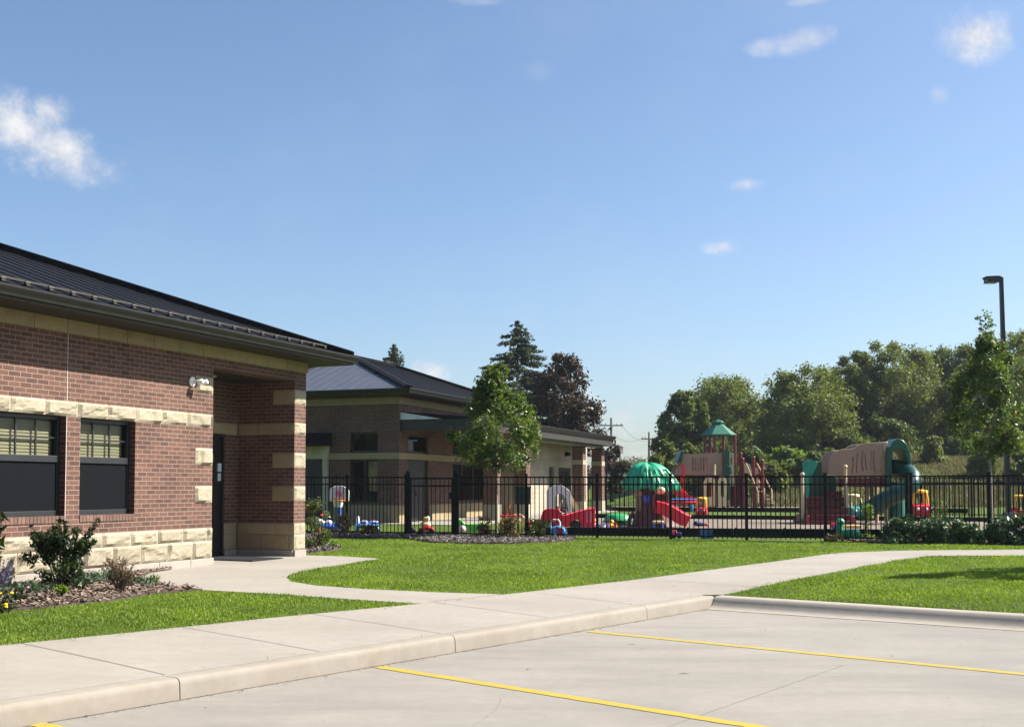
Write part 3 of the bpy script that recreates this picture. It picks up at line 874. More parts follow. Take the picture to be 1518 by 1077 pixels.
# door in the recess
dr = MB(); dr.box(1.05, 1.10, 1.22, 1.30, .0, WT); dr.box(1.98, 2.03, 1.22, 1.30, 0, WT); dr.box(1.10, 1.98, 1.22, 1.30, WT - .06, WT); dr.box(1.10, 1.98, 1.26, 1.31, .01, WT - .06)
door = dr.build('door', M_DOOR, b1, bevel=.004)
MB().box(1.20, 1.24, 1.17, 1.26, 1.0, 1.06).box(1.18, 1.26, 1.15, 1.18, 1.01, 1.05).build('door_handle', M_FRAME, door)
MB().box(1.86, 1.96, 1.235, 1.262, 1.55, 1.70).box(1.87, 1.95, 1.235, 1.262, 1.38, 1.52).build('door_notice', mat('notice_paper', (.55, .66, .72), .6), door)
sf = MB(); sf.box(-24, 3.50, -.60, 0, 3.58, 3.615); sf.box(2.84, 3.50, 0, 10.6, 3.58, 3.615); sf.box(.0, 2.46, .30, 1.235, 3.20, 3.24); sf.box(-24, 3.52, -.62, -.60, 3.58, 3.74); sf.box(3.50, 3.52, -.60, 10.6, 3.58, 3.74)
sf.build('soffit', M_SOFF, b1)
MB().cyl((.95, .75, 3.185), (.95, .75, 3.2), .09, .1, 20).build('downlight', mat('light_trim', (.6, .58, .5), .4), b1)
gutter(b1, [(-24, -.62, 3.615), (3.52, -.62, 3.615), (3.52, 10.6, 3.615)], h=.13, w=.10)
roof1 = hip_roof(b1, -24, 3.50, -.60, 10.6, 3.745, .36, M_ROOF, M_ROOF)
x = 3.3
sg0 = None; k = 0
while x > -6.5:
    if 3.50 - x > .55:
        if sg0 is None:
            g = MB(); g.box(-.035, .035, -.03, .05, .0, .03); g.prism([(-.045, .03), (.045, .03), (.025, .085), (-.025, .085)], -.02, .0, 'XZ')
            g.cyl((-.05, -.01, .05), (.05, -.01, .05), .018, None, 8)
            sg0 = g.build('snow_guard', M_SOFF, roof1); o = sg0
        else:
            o = sg0.copy(); COL.objects.link(o); o.parent = roof1
        o.location = (x - .1, -.42, 3.745 + .36 * .18 + .02); o.scale = (.85, .85, .8)
    x -= .406
MB().bar((-24, -.33, 3.745 + .36 * .27 + .06), (2.9, -.33, 3.745 + .36 * .27 + .06), .05, .03).build('snow_rail', M_SOFF, roof1)
# mat before the recessed door
bpy.context.view_layer.update()
dmt = thing('door_mat', 'dark ribbed door mat on the concrete before the recessed door', 'door mat', b1.matrix_world @ Vector((.93, -.16, .004)), b1.rotation_euler[2])
MB().box(0, .96, 0, 1.30, 0, .014).build('backing', mat('mat_rubber', (.016, .016, .019), .8, spec=.2), dmt, bevel=.004)
k_ = MB()
for q in range(15): k_.box(.05, .91, .05 + .08 * q, .10 + .08 * q, .014, .020)
k_.build('ribs', mat('mat_fibre', (.026, .026, .030), .95, spec=.1), dmt)
# twin head security lamp on the wall
lf = MB(); lf.lathe([(.001, 0), (.075, .0), (.08, .02), (.06, .035), (.001, .04)], (0, 0, 0), 20)
Mr = Matrix.Translation((-.57, -.002, 2.945)) @ Matrix.Rotation(rad(90), 4, 'X')
lf.v = [tuple(Mr @ Vector(v)) for v in lf.v]
lf.tube([(-.57, -.03, 2.945), (-.56, -.08, 2.955), (-.54, -.13, 2.955)], .018, 10)
lamp = lf.build('security_lamp', M_WHITE, b1, smooth=True)
for dx in (0, .085):
    q = MB(); q.lathe([(.02, -.045), (.036, -.04), (.04, .04), (.034, .048)], (0, 0, 0), 16)
    Mq = Matrix.Translation((-.55 + dx, -.15 - dx * .3, 2.94)) @ Matrix.Rotation(rad(75), 4, 'X') @ Matrix.Rotation(rad(15), 4, 'Y')
    q.v = [tuple(Mq @ Vector(v)) for v in q.v]; q.build('lamp_head', M_WHITE, lamp, smooth=True)

# ---- far building
TH2 = rad(20.5); D2 = np.array([math.sin(TH2), math.cos(TH2)]); O2 = (-3.74, 39.0, .41)
b2 = thing('brick_building', 'far brick school building with sky-tinted hipped metal roof and a long columned porch', 'building', O2, math.atan2(D2[1], D2[0]))
wl = MB(); H2 = 4.28
# end wall (x=0) with window and door, long wall (y=0)
wl.box(0, .3, 0, .77, 0, H2); wl.box(0, .3, .77, 1.83, 0, .72); wl.box(0, .3, .77, 1.83, 3.07, H2); wl.box(0, .3, 1.83, 2.81, 0, H2)
wl.box(0, .3, 2.81, 4.2, 2.2, H2); wl.box(0, .3, 4.2, 7.4, 0, H2)
for a, b, z0, z1 in ((.3, .71, 0, H2), (.71, 2.34, 3.02, H2), (2.34, 4.48, 0, H2), (4.48, 7.8, 0, .70), (4.48, 7.8, 3.02, H2), (7.8, 10.65, 0, H2)):
    wl.box(a, b, 0, .3, z0, z1)
wl.box(.3, 10.65, 7.1, 7.4, 0, H2); wl.box(10.35, 10.65, .3, 7.1, 0, H2)
wl.build('wall', M_BRICK, b2)
st = MB(); st.box(-.03, 0, -.03, 7.4, 2.17, 2.38); st.box(0, 10, -.03, 0, 2.17, 2.38)
st.build('stone_band', M_STONES, b2)
st = MB(); st.box(-.025, 0, -.025, 7.4, 4.0, 4.22); st.box(0, 10.65, -.025, 0, 4.0, 4.22); st.build('cornice', M_STONES, b2)
st = MB()
y = 0
while y < 7.3:
    for z0, z1, o in ((0, .33, 0), (.335, .64, .3)):
        if y + .3 < 2.63: st.box(-.035, 0, y + .003, y + .607, z0, z1)
    y += .61
st.build('base_course', M_STONES, b2); st = MB()
x = 2.4
while x < 4.4:
    st.box(x + .003, x + .6, -.035, 0, 0, .33); st.box(x + .003, x + .6, -.033, 0, .335, .64); x += .61
st.build('base_course', M_STONES, b2); MB().box(.0, .7, -.035, 0, 0, .64).build('base_course', M_STONES, b2); st = MB().box(4.4, 10, -.035, 0, 0, .64)
st.build('base_course', M_STONES, b2)
M_CREAM = mat('cream_trim', (.46, .40, .29), .8)
st = MB(); st.box(-.10, .02, 2.63, 2.81, 0, 2.2); st.box(-.12, .02, 2.60, 4.4, 2.2, 2.62); st.box(-.10, .02, 4.2, 4.38, 0, 2.2)
st.build('door_surround', M_CREAM, b2)
MB().prism([(-.9, 2.64), (-.9, 2.78), (0, 3.08), (0, 2.64)], 2.5, 4.5, 'XZ').build('awning', M_ROOF, b2)
MB().box(.05, .11, 2.81, 4.2, 0, 2.2).build('door', M_DOOR, b2)
def far_window(x0, x1, z0, z1, side, mull=1):
    f = MB(); w = .06
    def bx(a, b, c, d, e0=.10, e1=.17):
        if side == 'end': f.box(e0, e1, a, b, c, d)
        else: f.box(a, b, e0, e1, c, d)
    bx(x0, x0 + w, z0, z1); bx(x1 - w, x1, z0, z1); bx(x0 + w, x1 - w, z0, z0 + w); bx(x0 + w, x1 - w, z1 - w, z1)
    for i in range(1, mull + 1):
        m = x0 + (x1 - x0) * i / (mull + 1); bx(m - .03, m + .03, z0 + w, z1 - w)
    fr = f.build('window_frame', M_FRAME)
    g = MB()
    if side == 'end': g.box(.13, .136, x0 + w, x1 - w, z0 + w, z1 - w)
    else: g.box(x0 + w, x1 - w, .13, .136, z0 + w, z1 - w)
    win = g.build('window', M_GLASS, b2); fr.parent = win
    return win
far_window(.77, 1.83, 2.40, 3.07, 'end', 0)
ew = far_window(.77, 1.83, .72, 2.16, 'end', 1)
MB().box(.26, .30, .80, 1.25, 1.1, 2.1).build('curtain', mat('tan_curtain', (.42, .28, .16), .8), ew)
far_window(.71, 2.34, 2.40, 3.02, 'long', 0); far_window(4.48, 7.8, 2.40, 3.02, 'long', 2); far_window(4.48, 7.8, .70, 2.16, 'long', 2)
d2 = MB().box(.71, 2.34, .08, .15, .01, 2.16).build('door', M_DOOR, b2)
MB().box(1.49, 1.53, .05, .08, .95, 1.10).build('door_handle', M_FRAME, d2)
rm = MB(); rm.add([(.32, .32, 0), (9, .32, 0), (9, 5, 0), (.32, 5, 0), (.32, .32, 3.3), (9, .32, 3.3), (9, 5, 3.3), (.32, 5, 3.3)], [(0, 1, 2, 3), (4, 7, 6, 5), (1, 5, 6, 2), (2, 6, 7, 3)])
rm.add([(.36, .34, 0), (3.2, 5, 0), (3.2, 5, 3.3), (.36, .34, 3.3)], [(0, 1, 2, 3)])
rm.build('interior_wall', M_ROOM, b2)
sf = MB(); sf.box(-.64, 11.29, -.64, 0, 4.28, 4.31); sf.box(-.64, 0, 0, 7.9, 4.28, 4.31); sf.box(10.65, 11.29, 0, 7.9, 4.28, 4.31); sf.box(-.66, -.64, -.66, 7.9, 4.28, 4.44); sf.box(-.64, 11.29, -.66, -.64, 4.28, 4.44); sf.box(11.29, 11.31, -.66, 7.9, 4.28, 4.44)
sf.build('soffit', M_SOFF, b2)
gutter(b2, [(-.66, 7.9, 4.31), (-.66, -.66, 4.31), (11.31, -.66, 4.31), (11.31, 7.9, 4.31)], h=.14, w=.11)
hip_roof(b2, -.65, 11.3, -.65, 7.95, 4.45, .37, M_ROOF, M_ROOF_SKY, ribs=('front', 'left'))
MB().box(10.66, 18.3, .001, 4.2, 3.50, 3.70).build('wing_roof', M_ROOF, b2)
MB().box(10.66, 18.1, 3.9, 4.1, 0, 3.49).box(17.8, 18.1, -.001, 3.9, 0, 3.49).build('wing_wall', M_BRICK, b2)
# porch: shed roof, fascia, gutter, columns, block wall behind
M_GREYM = mat('grey_metal', (.20, .20, .195), .45)
pr = MB(); pr.prism([(0, 3.46), (0, 3.74), (-2.6, 3.52), (-2.6, 3.46)], .1, 17.0, 'YZ')
porch = pr.build('porch_roof', M_ROOF, b2)
MB().prism([(0, 3.47), (0, 3.72), (-1.5, 3.47)], .07, .098, 'YZ').build('flashing', mat('zinc_flashing', (.55, .57, .58), .35, metal=.4), porch)
fb = MB(); fb.box(.1, 17, -2.6, -2.5, 3.12, 3.455); fb.box(.1, .2, -2.5, -.001, 3.12, 3.455); fb.box(16.9, 17, -2.5, -.001, 3.12, 3.455)
fb.build('fascia', M_SOFF, porch)
MB().box(8.2, 16.9, -2.15, -1.95, 3.02, 3.14).build('porch_beam', M_GREYM, porch)
gutter(b2, [(.1, -2.605, 3.40), (17, -2.605, 3.40)], h=.16, w=.13)
def column(x):
    y1 = -1.72; c = MB(); c.box(x, x + .46, y1 - .48, y1, .64, 2.98)
    col = c.build('column', M_BRICK, b2)
    MB().box(x - .02, x + .48, y1 - .50, y1 + .02, 0, .32).box(x - .018, x + .478, y1 - .498, y1 + .018, .318, .64).build('base_stone', M_STONE, col)
    MB().box(x - .015, x + .475, y1 - .495, y1 + .015, 2.22, 2.42).build('stone_band', M_STONE, col)
    s = MB(); s.box(x - .02, x + .48, y1 - .50, y1 + .02, 2.98, 3.02); s.box(x + .13, x + .33, y1 - .34, y1 - .14, 3.02, 3.46)
    s.build('steel_post', M_BLACK, col)
for x in (3.19, 6.3, 13.5, 16.42): column(x)
bw = MB(); bw.box(9.0, 12.5, -1.0, -.7, 0, 3.45); bw.box(12.5, 13.25, -1.0, -.7, 2.12, 3.45); bw.box(13.25, 13.8, -1.0, -.7, 0, 3.45); bw.box(13.8, 15.66, -1.0, -.7, 2.12, 3.45); bw.box(15.66, 18.1, -1.0, -.7, 0, 3.45); bw.box(9.0, 9.3, -.7, -.001, 0, 3.45); bw.box(17.8, 18.1, -.7, -.001, 0, 3.45)
bw.build('block_wall', M_BEIGE, b2)
MB().box(9, 18.1, -1.012, -1.0, 2.44, 2.455).build('control_joint', mat('block_joint', (.26, .21, .17), .9), b2)  # horizontal joint line in one darker tone
w = MB().box(12.5, 13.25, -.9, -.86, 0.01, 2.12).build('sidelight', M_GLASS, b2); MB().box(12.5, 13.25, -.84, -.8, 0.01, 2.12).build('blind', M_ROOM, w)
dd = MB().box(13.8, 15.66, -.92, -.86, .01, 2.12).build('door', M_DOOR, b2)
MB().box(14.75, 14.78, -.97, -.92, .9, 1.3).build('door_handle', M_GREYM, dd)
g = MB(); g.box(14.0, 14.65, -.925, -.92, 1.0, 1.95).box(14.85, 15.5, -.925, -.92, 1.0, 1.95); g.build('door_glass', M_GLASS, dd)
lg = MB(); lg.box(14.7, 14.85, -1.06, -1.0, 2.62, 2.82); lg.prism([(14.66, 2.80), (14.89, 2.80), (14.93, 2.64), (14.62, 2.64)], -1.2, -1.06, 'XZ'); lg.build('wall_lamp', M_BLACK, b2)
MB().tube([(17.05, -2.66, 3.40), (17.05, -2.66, 3.22), (17.05, -2.3, 3.0), (17.05, -2.24, 2.8), (17.05, -2.24, .1)], .045, 8).build('downspout', M_BLACK, b2)
PATIO = [tuple((np.array(O2[:2]) + x * D2 + q * np.array([-D2[1], D2[0]]))) for x, q in ((-1.0, 8), (-1.0, -2.9), (18.5, -2.9), (18.5, 0), (0, 0), (0, 8))]
sheet('patio', PATIO, .025, M_WALK, .1, 1.2)

# ------------------------------------------------------------------ fences
def fence(pts, label, group, hgt=1.52, bay=1.83, skip=None, top2=.20):
    t = thing('metal_fence', label, 'fence', (pts[0][0], pts[0][1], float(zt(*pts[0]))))
    o = Vector(t.location); first = True
    for p0, p1 in zip(pts[:-1], pts[1:]):
        p0, p1 = Vector((*p0, 0)), Vector((*p1, 0)); L = (p1 - p0).length; n = max(1, round(L / bay))
        for i in range(n + 1):
            q = p0.lerp(p1, i / n); z = float(zt(q.x, q.y))
            if not (i == 0 and not first):
                m = MB(); c = q - o
                m.box(c.x - .032, c.x + .032, c.y - .032, c.y + .032, z - o.z - .1, z - o.z + hgt + .04)
                m.box(c.x - .04, c.x + .04, c.y - .04, c.y + .04, z - o.z + hgt + .04, z - o.z + hgt + .065)
                m.build('post', M_BLACK, t)
            if i < n:
                q2 = p0.lerp(p1, (i + 1) / n); z2 = float(zt(q2.x, q2.y)); m = MB()
                A = Vector((q.x, q.y, z)) - o; B = Vector((q2.x, q2.y, z2)) - o
                for h in (.09, hgt - top2, hgt - .02):
                    m.bar(A + Vector((0, 0, h)), B + Vector((0, 0, h)), .03, .036)
                k = 16
                for j in range(1, k):
                    c = A.lerp(B, j / k); m.box(c.x - .0105, c.x + .0105, c.y - .0105, c.y + .0105, c.z + .04, c.z + hgt - .02)
                m.build('panel', M_BLACK, t)
        first = False
    return t
def fu(u):
    """x on the fence line seen at picture column u"""
    k = (u - 759) / FPX
    return k * (FY0 - FSL * FX0) / (1 - k * FSL)
g0, g1 = fu(605), fu(675)
fence([(-7.4, fy(-7.4)), (g0 - .06, fy(g0))], 'black metal picket fence from behind the near building to the gate', None)
fence([(g1 + .06, fy(g1)), (fu(1343), fy(fu(1343)))], 'long black metal picket fence in front of the playground toys', None)
fence([(fu(1343) + .09, fy(fu(1343)) - .02), (17.0, fy(17.0))], 'black metal picket fence behind the large leafy shrubs at right', None)
fence([(3.2, 62), (13.0, 59.4)], 'black metal picket fence behind the tall playground tower', None)
fence([(14.2, 46.6), (30, 42.0)], 'black metal picket fence at the foot of the dry grass bank', None)
gt = thing('metal_gate', 'narrow black picket gate between two thick posts', 'gate', (g0, fy(g0), float(zt(g0, fy(g0)))))
gdx, gdy = g1 - g0, fy(g1) - fy(g0)
for f in (0, 1):
    MB().box(gdx * f - .055, gdx * f + .055, gdy * f - .055, gdy * f + .055, -.1, 1.60).lathe([(.001, 1.68), (.05, 1.65), (.075, 1.60), (.001, 1.6)], (gdx * f, gdy * f, 0), 8).build('gate_post', M_BLACK, gt)
m = MB()
for h in (.10, 1.28, 1.47): m.bar((gdx * .07, gdy * .07, h), (gdx * .93, gdy * .93, h), .035, .04)
for j in range(1, 11):
    f = .05 + .09 * j; 
    if f < .95: m.box(gdx * f - .009, gdx * f + .009, gdy * f - .009, gdy * f + .009, .06, 1.47)
for f in (.065, .935): m.box(gdx * f - .02, gdx * f + .02, gdy * f - .02, gdy * f + .02, .05, 1.5)
gl = m.build('gate_leaf', M_BLACK, gt)
MB().box(gdx * .90 - .03, gdx * .90 + .03, gdy * .9 - .05, gdy * .9 - .02, .95, 1.12).build('latch', M_BLACK, gl)

# ------------------------------------------------------------------ foliage
def clump_cards(centers, radii, n, size, flat=.0, squash=1.0, long=1.0, droop=0.0):
    C = np.array(centers); Rr = np.array(radii)
    w = Rr ** 2; idx = RNG.choice(len(C), n, p=w / w.sum())
    d = RNG.normal(size=(n, 3)); d /= np.linalg.norm(d, axis=1)[:, None]
    r = Rr[idx] * RNG.uniform(.12, 1, n) ** .55 * (1 + .22 * RNG.normal(size=n))
    P = C[idx] + d * r[:, None] * np.array([1, 1, squash])
    nr = RNG.normal(size=(n, 3)) + d * .7 + np.array([0, 0, .5]) * (1 + flat); nr /= np.linalg.norm(nr, axis=1)[:, None]
    t = RNG.normal(size=(n, 3)); t[:, 2] -= droop; t -= nr * (t * nr).sum(1)[:, None]; t /= np.linalg.norm(t, axis=1)[:, None]
    b = np.cross(nr, t)
    s = size * RNG.uniform(.6, 1.45, n); L = (s * long)[:, None]; W = (s * RNG.uniform(.45, .7, n))[:, None]
    fold = nr * (W * .35)
    V = np.stack([P - t * L * .5, P + b * W * .5 + fold * .4, P + t * L * .5, P - b * W * .5 + fold * .4], 1).reshape(-1, 3)
    return V

def crown_obj(name, V, m, parent): return np_obj(name, V, np.arange(len(V)).reshape(-1, 4), m, parent)

def tree(name, label, x, y, h, prof, clear, m, nl, leaf, group=None, trunk_r=.12, bark=None, clumps=38, cr=.3, cat='tree', lean=0, wisps=0, squash=.85, droop=.2):
    """prof: list of (height fraction of crown, radius)"""
    z = float(zt(x, y)); t = thing(name, label, cat, (x, y, z), 0, group)
    zs = [p[0] for p in prof]; rs = [p[1] for p in prof]; ch = h - clear; rmax = max(rs)
    mb = MB(); top = h * .80
    pts = [(0, 0, -.15)] + [(R.uniform(-.03, .03) * h * .15 * f + lean * f * f, R.uniform(-.02, .02) * h * .15 * f, top * f) for f in (.08, .25, .45, .65, .85, 1)]
    mb.tube(pts, [trunk_r * 1.25, trunk_r * 1.0, trunk_r * .85, trunk_r * .7, trunk_r * .5, trunk_r * .3, trunk_r * .1], 10)
    cs, rr = [], []
    for i in range(clumps):
        f = R.random() ** .9; a = R.uniform(0, 2 * math.pi); rmx = np.interp(f, zs, rs)
        q = rmx * (R.uniform(.25, 1) ** .6) * R.uniform(.75, 1.06)
        k = max(.1, cr * rmax * R.uniform(.55, 1.15) * (.45 + .55 * rmx / rmax))
        q = max(0, q - k * .55)
        c = (q * math.cos(a) + lean * f, q * math.sin(a), clear + f * ch - k * .3)
        cs.append(c); rr.append(k)
        if i < 26:
            zb = max(clear * .9, c[2] - q * R.uniform(.6, 1.1)); zb = min(zb, top * .95)
            mid = (c[0] * .5, c[1] * .5, (zb + c[2]) / 2 + .05 * q)
            r0 = trunk_r * .38 * (1 - .6 * zb / h)
            mb.tube([(lean * (zb / h) ** 2, 0, zb), mid, c], [r0, r0 * .6, r0 * .2], 6)
    mb.build('trunk', bark or M_BARK, t, smooth=True)
    V = [clump_cards(cs, rr, nl, leaf, 0, squash, 1.15, droop)]
    for i in range(wisps):                                       # upright shoots standing out of the outline
        c = cs[R.randrange(len(cs))]; L = rmax * R.uniform(.3, .7); a = R.uniform(0, 6.3)
        pc = [(c[0] + .22 * L * math.cos(a) * s, c[1] + .22 * L * math.sin(a) * s, c[2] + L * s) for s in np.linspace(0, 1.0, 8)]
        V.append(clump_cards(pc, [leaf * 1.3] * 8, 70, leaf))
    crown_obj('crown', np.concatenate(V), m, t)
    return t

L_PEAR = leaf_mat('pear_leaf', (.050, .088, .016), (.118, .165, .030), .40, .45, (.20, .10, .03))
L_WOOD = leaf_mat('wood_leaf', (.060, .088, .018), (.118, .146, .033), .36, .6)
L_WOOD2 = leaf_mat('wood_leaf_light', (.094, .120, .026), (.160, .184, .050), .38, .6)
L_COPPER = leaf_mat('copper_leaf', (.032, .021, .018), (.072, .046, .035), .2, .5, (.06, .07, .025))
L_FIR = leaf_mat('fir_needle', (.034, .058, .028), (.075, .102, .052), .15, .6)
L_SHRUB = leaf_mat('shrub_leaf', (.014, .030, .010), (.040, .062, .018), .25, .4)
L_BLUE = leaf_mat('blue_green_leaf', (.040, .085, .040), (.085, .135, .065), .25, .38)
L_LIME = leaf_mat('lime_leaf', (.10, .17, .02), (.20, .26, .05), .4, .5)
L_ROSE = leaf_mat('bronze_leaf', (.07, .085, .025), (.17, .075, .035), .3, .45, (.30, .05, .03))
L_ROSEG = leaf_mat('rose_leaf', (.045, .09, .02), (.12, .12, .035), .3, .4, (.25, .08, .04))
L_DRY = leaf_mat('dry_leaf', (.10, .065, .042), (.17, .115, .07), .2, .7)
L_JUN = leaf_mat('juniper_needle', (.055, .095, .060), (.10, .145, .095), .15, .6)

# staked young trees by the fence
x = (736 - 759) / FPX * 30.0
tree('young_tree', 'young pear tree with slim pale trunk in the wood chips by the gate', x, 29.9, 4.36, [(0, .7), (.15, 1.4), (.3, 1.55), (.5, 1.15), (.7, .8), (.88, .5), (1, .25)], 1.85, L_PEAR, 12500, .080, None, .040, M_BARKY, 84, .19, wisps=0, squash=1.1)
x = (1470 - 759) / FPX * 30.5
tree('young_tree', 'young leafy tree standing in front of the tall lamp post', x, 30.6, 5.15, [(0, .45), (.12, .9), (.35, 1.3), (.6, 1.2), (.8, .85), (1, .3)], 2.0, L_PEAR, 9500, .090, None, .05, M_BARKY, 80, .21, wisps=8, squash=1.1)

tree('young_tree', 'lawn tree beyond the right picture edge that shades the right lawn', 11.3, 18.75, 5.3, [(0, .5), (.3, 1.2), (.6, 1.1), (1, .3)], 2.3, L_PEAR, 6000, .09, None, .06, M_BARKY, 40, .25)
def conifer(label, u, vtop, Y, rbase, h_vis, sparse=1.0):
    p = at(u, vtop, Y); z0 = float(zt(p.x, Y)); h = p.z - z0
    t = thing('conifer', label, 'tree', (p.x, Y, z0))
    mb = MB(); mb.tube([(0, 0, -.2), (0, 0, h * .5), (0, 0, h)], [h * .017, h * .011, .02], 8)
    cs, rr = [], []
    z = h - .1
    while z > h * .12:
        f = (h - z) / h; r = rbase * (f / .45) ** .85 if f < .45 else rbase * (1 + .3 * (f - .45)); nb = int(5 + 5 * f)
        for k in range(nb):
            a = R.uniform(0, 6.283); L = r * R.uniform(.65, 1.15)
            tip = (L * math.cos(a), L * math.sin(a), z - .12 * L + R.uniform(-.1, .1))
            mb.tube([(0, 0, z + .05), (tip[0] * .6, tip[1] * .6, z - .04 * L), tip], [.03, .022, .008], 5)
            for s in np.linspace(.25, 1, max(2, int(L / .22))):
                cs.append((tip[0] * s, tip[1] * s, z - .12 * L * s - .05)); rr.append(.10 + .16 * (1 - s * .6) * min(1, L))
        z -= .20 + .28 * f
    mb.build('trunk', M_BARK, t)
    crown_obj('crown', clump_cards(cs, rr, int(len(cs) * 22 * sparse), .13, 0, .6, 1.6, .3), L_FIR, t)
conifer('tall pointed conifer rising behind the young pear tree', 767, 474, 75, 3.9, 1)
conifer('dark spiky conifer top showing above the far metal roof', 584, 509, 82, 2.9, 1, 1.3)
tr_ = tree('copper_tree', 'dark purple-brown leafed tree behind the porch roof', (836 - 759) / FPX * 70, 70, 8.9, [(0, 2.0), (.2, 2.7), (.45, 2.8), (.7, 2.5), (.88, 1.8), (1, .7)], 1.0, L_COPPER, 26000, .20, None, .22, M_BARK, 90, .27)
tree('copper_tree', 'low purple-brown tree seen under the end of the porch', (907 - 759) / FPX * 78, 78, 3.9, [(0, 1.0), (.4, 1.5), (.8, 1.0), (1, .2)], .6, L_COPPER, 5000, .20, None, .15, M_BARK, 24, .32)

# wood on the bank
wood = [  # u, v of the top, half width px, distance, leaf, label
    (1012, 581, 27, 88, L_WOOD, 'dark round tree at the left end of the wood'),
    (1072, 562, 52, 93, L_WOOD2, 'broad tree directly behind the green roofed play tower'),
    (1048, 590, 34, 99, L_WOOD, 'dark tree between the left end tree and the broad one'),
    (1128, 610, 28, 97, L_WOOD, 'lower tree filling the dip right of the play tower'),
    (1190, 545, 52, 88, L_WOOD2, 'rounded tree with forked trunk behind the green and tan climbers'),
    (1266, 523, 36, 93, L_WOOD, 'tall tree above the stepped climbing set'),
    (1236, 560, 38, 102, L_WOOD, 'shaded tree behind and between two rounded crowns'),
    (1325, 507, 52, 94, L_WOOD2, 'highest pale crowned tree over the slide hood'),
    (1386, 517, 44, 99, L_WOOD2, 'feathery yellow-green tree right of the highest crown'),
    (1300, 560, 50, 106, L_WOOD, 'dark tree deep in the wood behind the slide'),
    (1440, 512, 42, 96, L_WOOD, 'tree left of the lamp post behind the young tree'),
    (1496, 492, 46, 92, L_WOOD2, 'tall tree behind the lamp post at the right edge'),
    (1548, 505, 46, 96, L_WOOD, 'last tree of the wood cut by the right edge'),
    (1370, 580, 60, 110, L_WOOD, 'tree at the back of the wood under the feathery crown'),
]
for k_, (u, v) in enumerate(((1050, 612), (1098, 600), (1150, 598), (1215, 575), (1290, 545), (1355, 540), (1415, 548), (1470, 535), (1530, 530))):
    wood.append((u, v, 46, 112 + 2 * (k_ % 3), L_WOOD, 'back row tree ' + ('seen over the play tower roof', 'in the dip right of the play tower', 'left of the forked tree', 'right of the forked tree', 'left of the highest crown', 'right of the highest crown', 'under the feathery crown edge', 'behind the lamp post', 'at the far right of the wood')[k_]))
for i, (u, v, hw, Y, m, lab) in enumerate(wood):
    p = at(u, v, Y); z0 = float(zt(p.x, Y)); h = p.z - z0; r = hw * Y / FPX
    tree('broadleaf_tree', lab, p.x, Y, h, [(0, r * 1.3), (.2, r * 1.7), (.5, r * 1.85), (.75, r * 1.65), (.9, r * 1.25), (1, r * .7)], h * .03, m, 26000, .19, 'trees of the wood behind the playground', .24, M_BARK, 120, .19, wisps=0, squash=.9)
for u, v, hw, Y, m, lab in ((1035, 690, 26, 68, L_WOOD, 'low green bush under the tan play panel on the bank foot'), (1085, 682, 24, 67, L_WOOD, 'low dark bush behind the play tower deck'), (1140, 684, 24, 69, L_WOOD2, 'low pale bush right of the tower handrails'), (1205, 672, 26, 71, L_WOOD, 'low bush just left of the teal climber panel'), (1236, 664, 24, 74, L_WOOD2, 'pale bush peeping over the teal climber panel'), (1352, 690, 12, 66, L_WOOD2, 'small tuft bush right of the slide hood'),
                            (1455, 668, 20, 74, L_WOOD, 'bush on the bank left of the lamp post foot'), (1512, 672, 20, 72, L_WOOD, 'bush on the bank at the right picture edge'), (1165, 664, 28, 76, L_LIME, 'bright green bush left of the climbing set on the bank'), (988, 652, 22, 72, L_WOOD2, 'light green sapling bush left of the tan play panel'),
                            (1020, 660, 22, 80, L_WOOD, 'dark bush behind the left end of the tan play panel'), (1385, 648, 17, 80, L_WOOD2, 'small pale bush at the edge of the dry grass bank'),
                            (1262, 640, 30, 86, L_WOOD, 'dark undergrowth bush behind the climbing set'), (1320, 625, 34, 88, L_WOOD, 'dark undergrowth bush behind the slide hood'),
                            (1430, 640, 30, 86, L_WOOD, 'dark undergrowth bush behind the young tree'), (1490, 640, 34, 86, L_WOOD, 'dark undergrowth bush behind the lamp post'),
                            (1115, 665, 26, 78, L_WOOD, 'dark bush behind the red stair posts'), (1065, 655, 30, 84, L_WOOD, 'dark bush behind the play tower posts'),
                            (1210, 640, 34, 88, L_WOOD, 'dark undergrowth bush left of the tan climber')):
    p = at(u, v, Y); z0 = float(zt(p.x, Y)); h = max(1.5, p.z - z0); r = hw * Y / FPX
    tree('bush', lab, p.x, Y, h, [(0, r * 1.1), (.3, r * 1.4), (.7, r * 1.15), (1, r * .5)], .1, m, 4500, .22, 'bushes below the wood', .06, M_BARK, 22, .34, cat='bush')

# dry grass on the bank
def bank():
    n = 130000; x = RNG.uniform(6, 42, n); y = RNG.uniform(60, 92, n)
    keep = (x / y > .12) & (x / y < .46) & (RNG.random(n) < sm((y - 59) / 5)); x, y = x[keep], y[keep]; k = len(x)
    pt = np.sin(x * .6 + np.sin(y * .35) * 2) * .5 + .5
    h = RNG.uniform(.12, .48, k) * (.45 + .75 * pt); w = RNG.uniform(.02, .045, k); th = RNG.uniform(0, 6.283, k); ph = RNG.uniform(0, 6.283, k)
    base = np.stack([x, y, zt(x, y) - .02], 1); dx = np.stack([np.cos(th), np.sin(th), 0 * th], 1) * w[:, None]
    tip = base + np.stack([np.cos(ph) * h * .8, np.sin(ph) * h * .8, h], 1)
    V = np.stack([base - dx, base + dx, tip], 1).reshape(-1, 3)
    m = leaf_mat('dry_grass', (.165, .128, .074), (.070, .080, .030), .3, .7)
    tag(np_obj('dry_grass', V, np.arange(len(V)).reshape(-1, 3), m), 'tall dry tan grass on the bank below the wood', 'grass', kind='stuff')
bank()
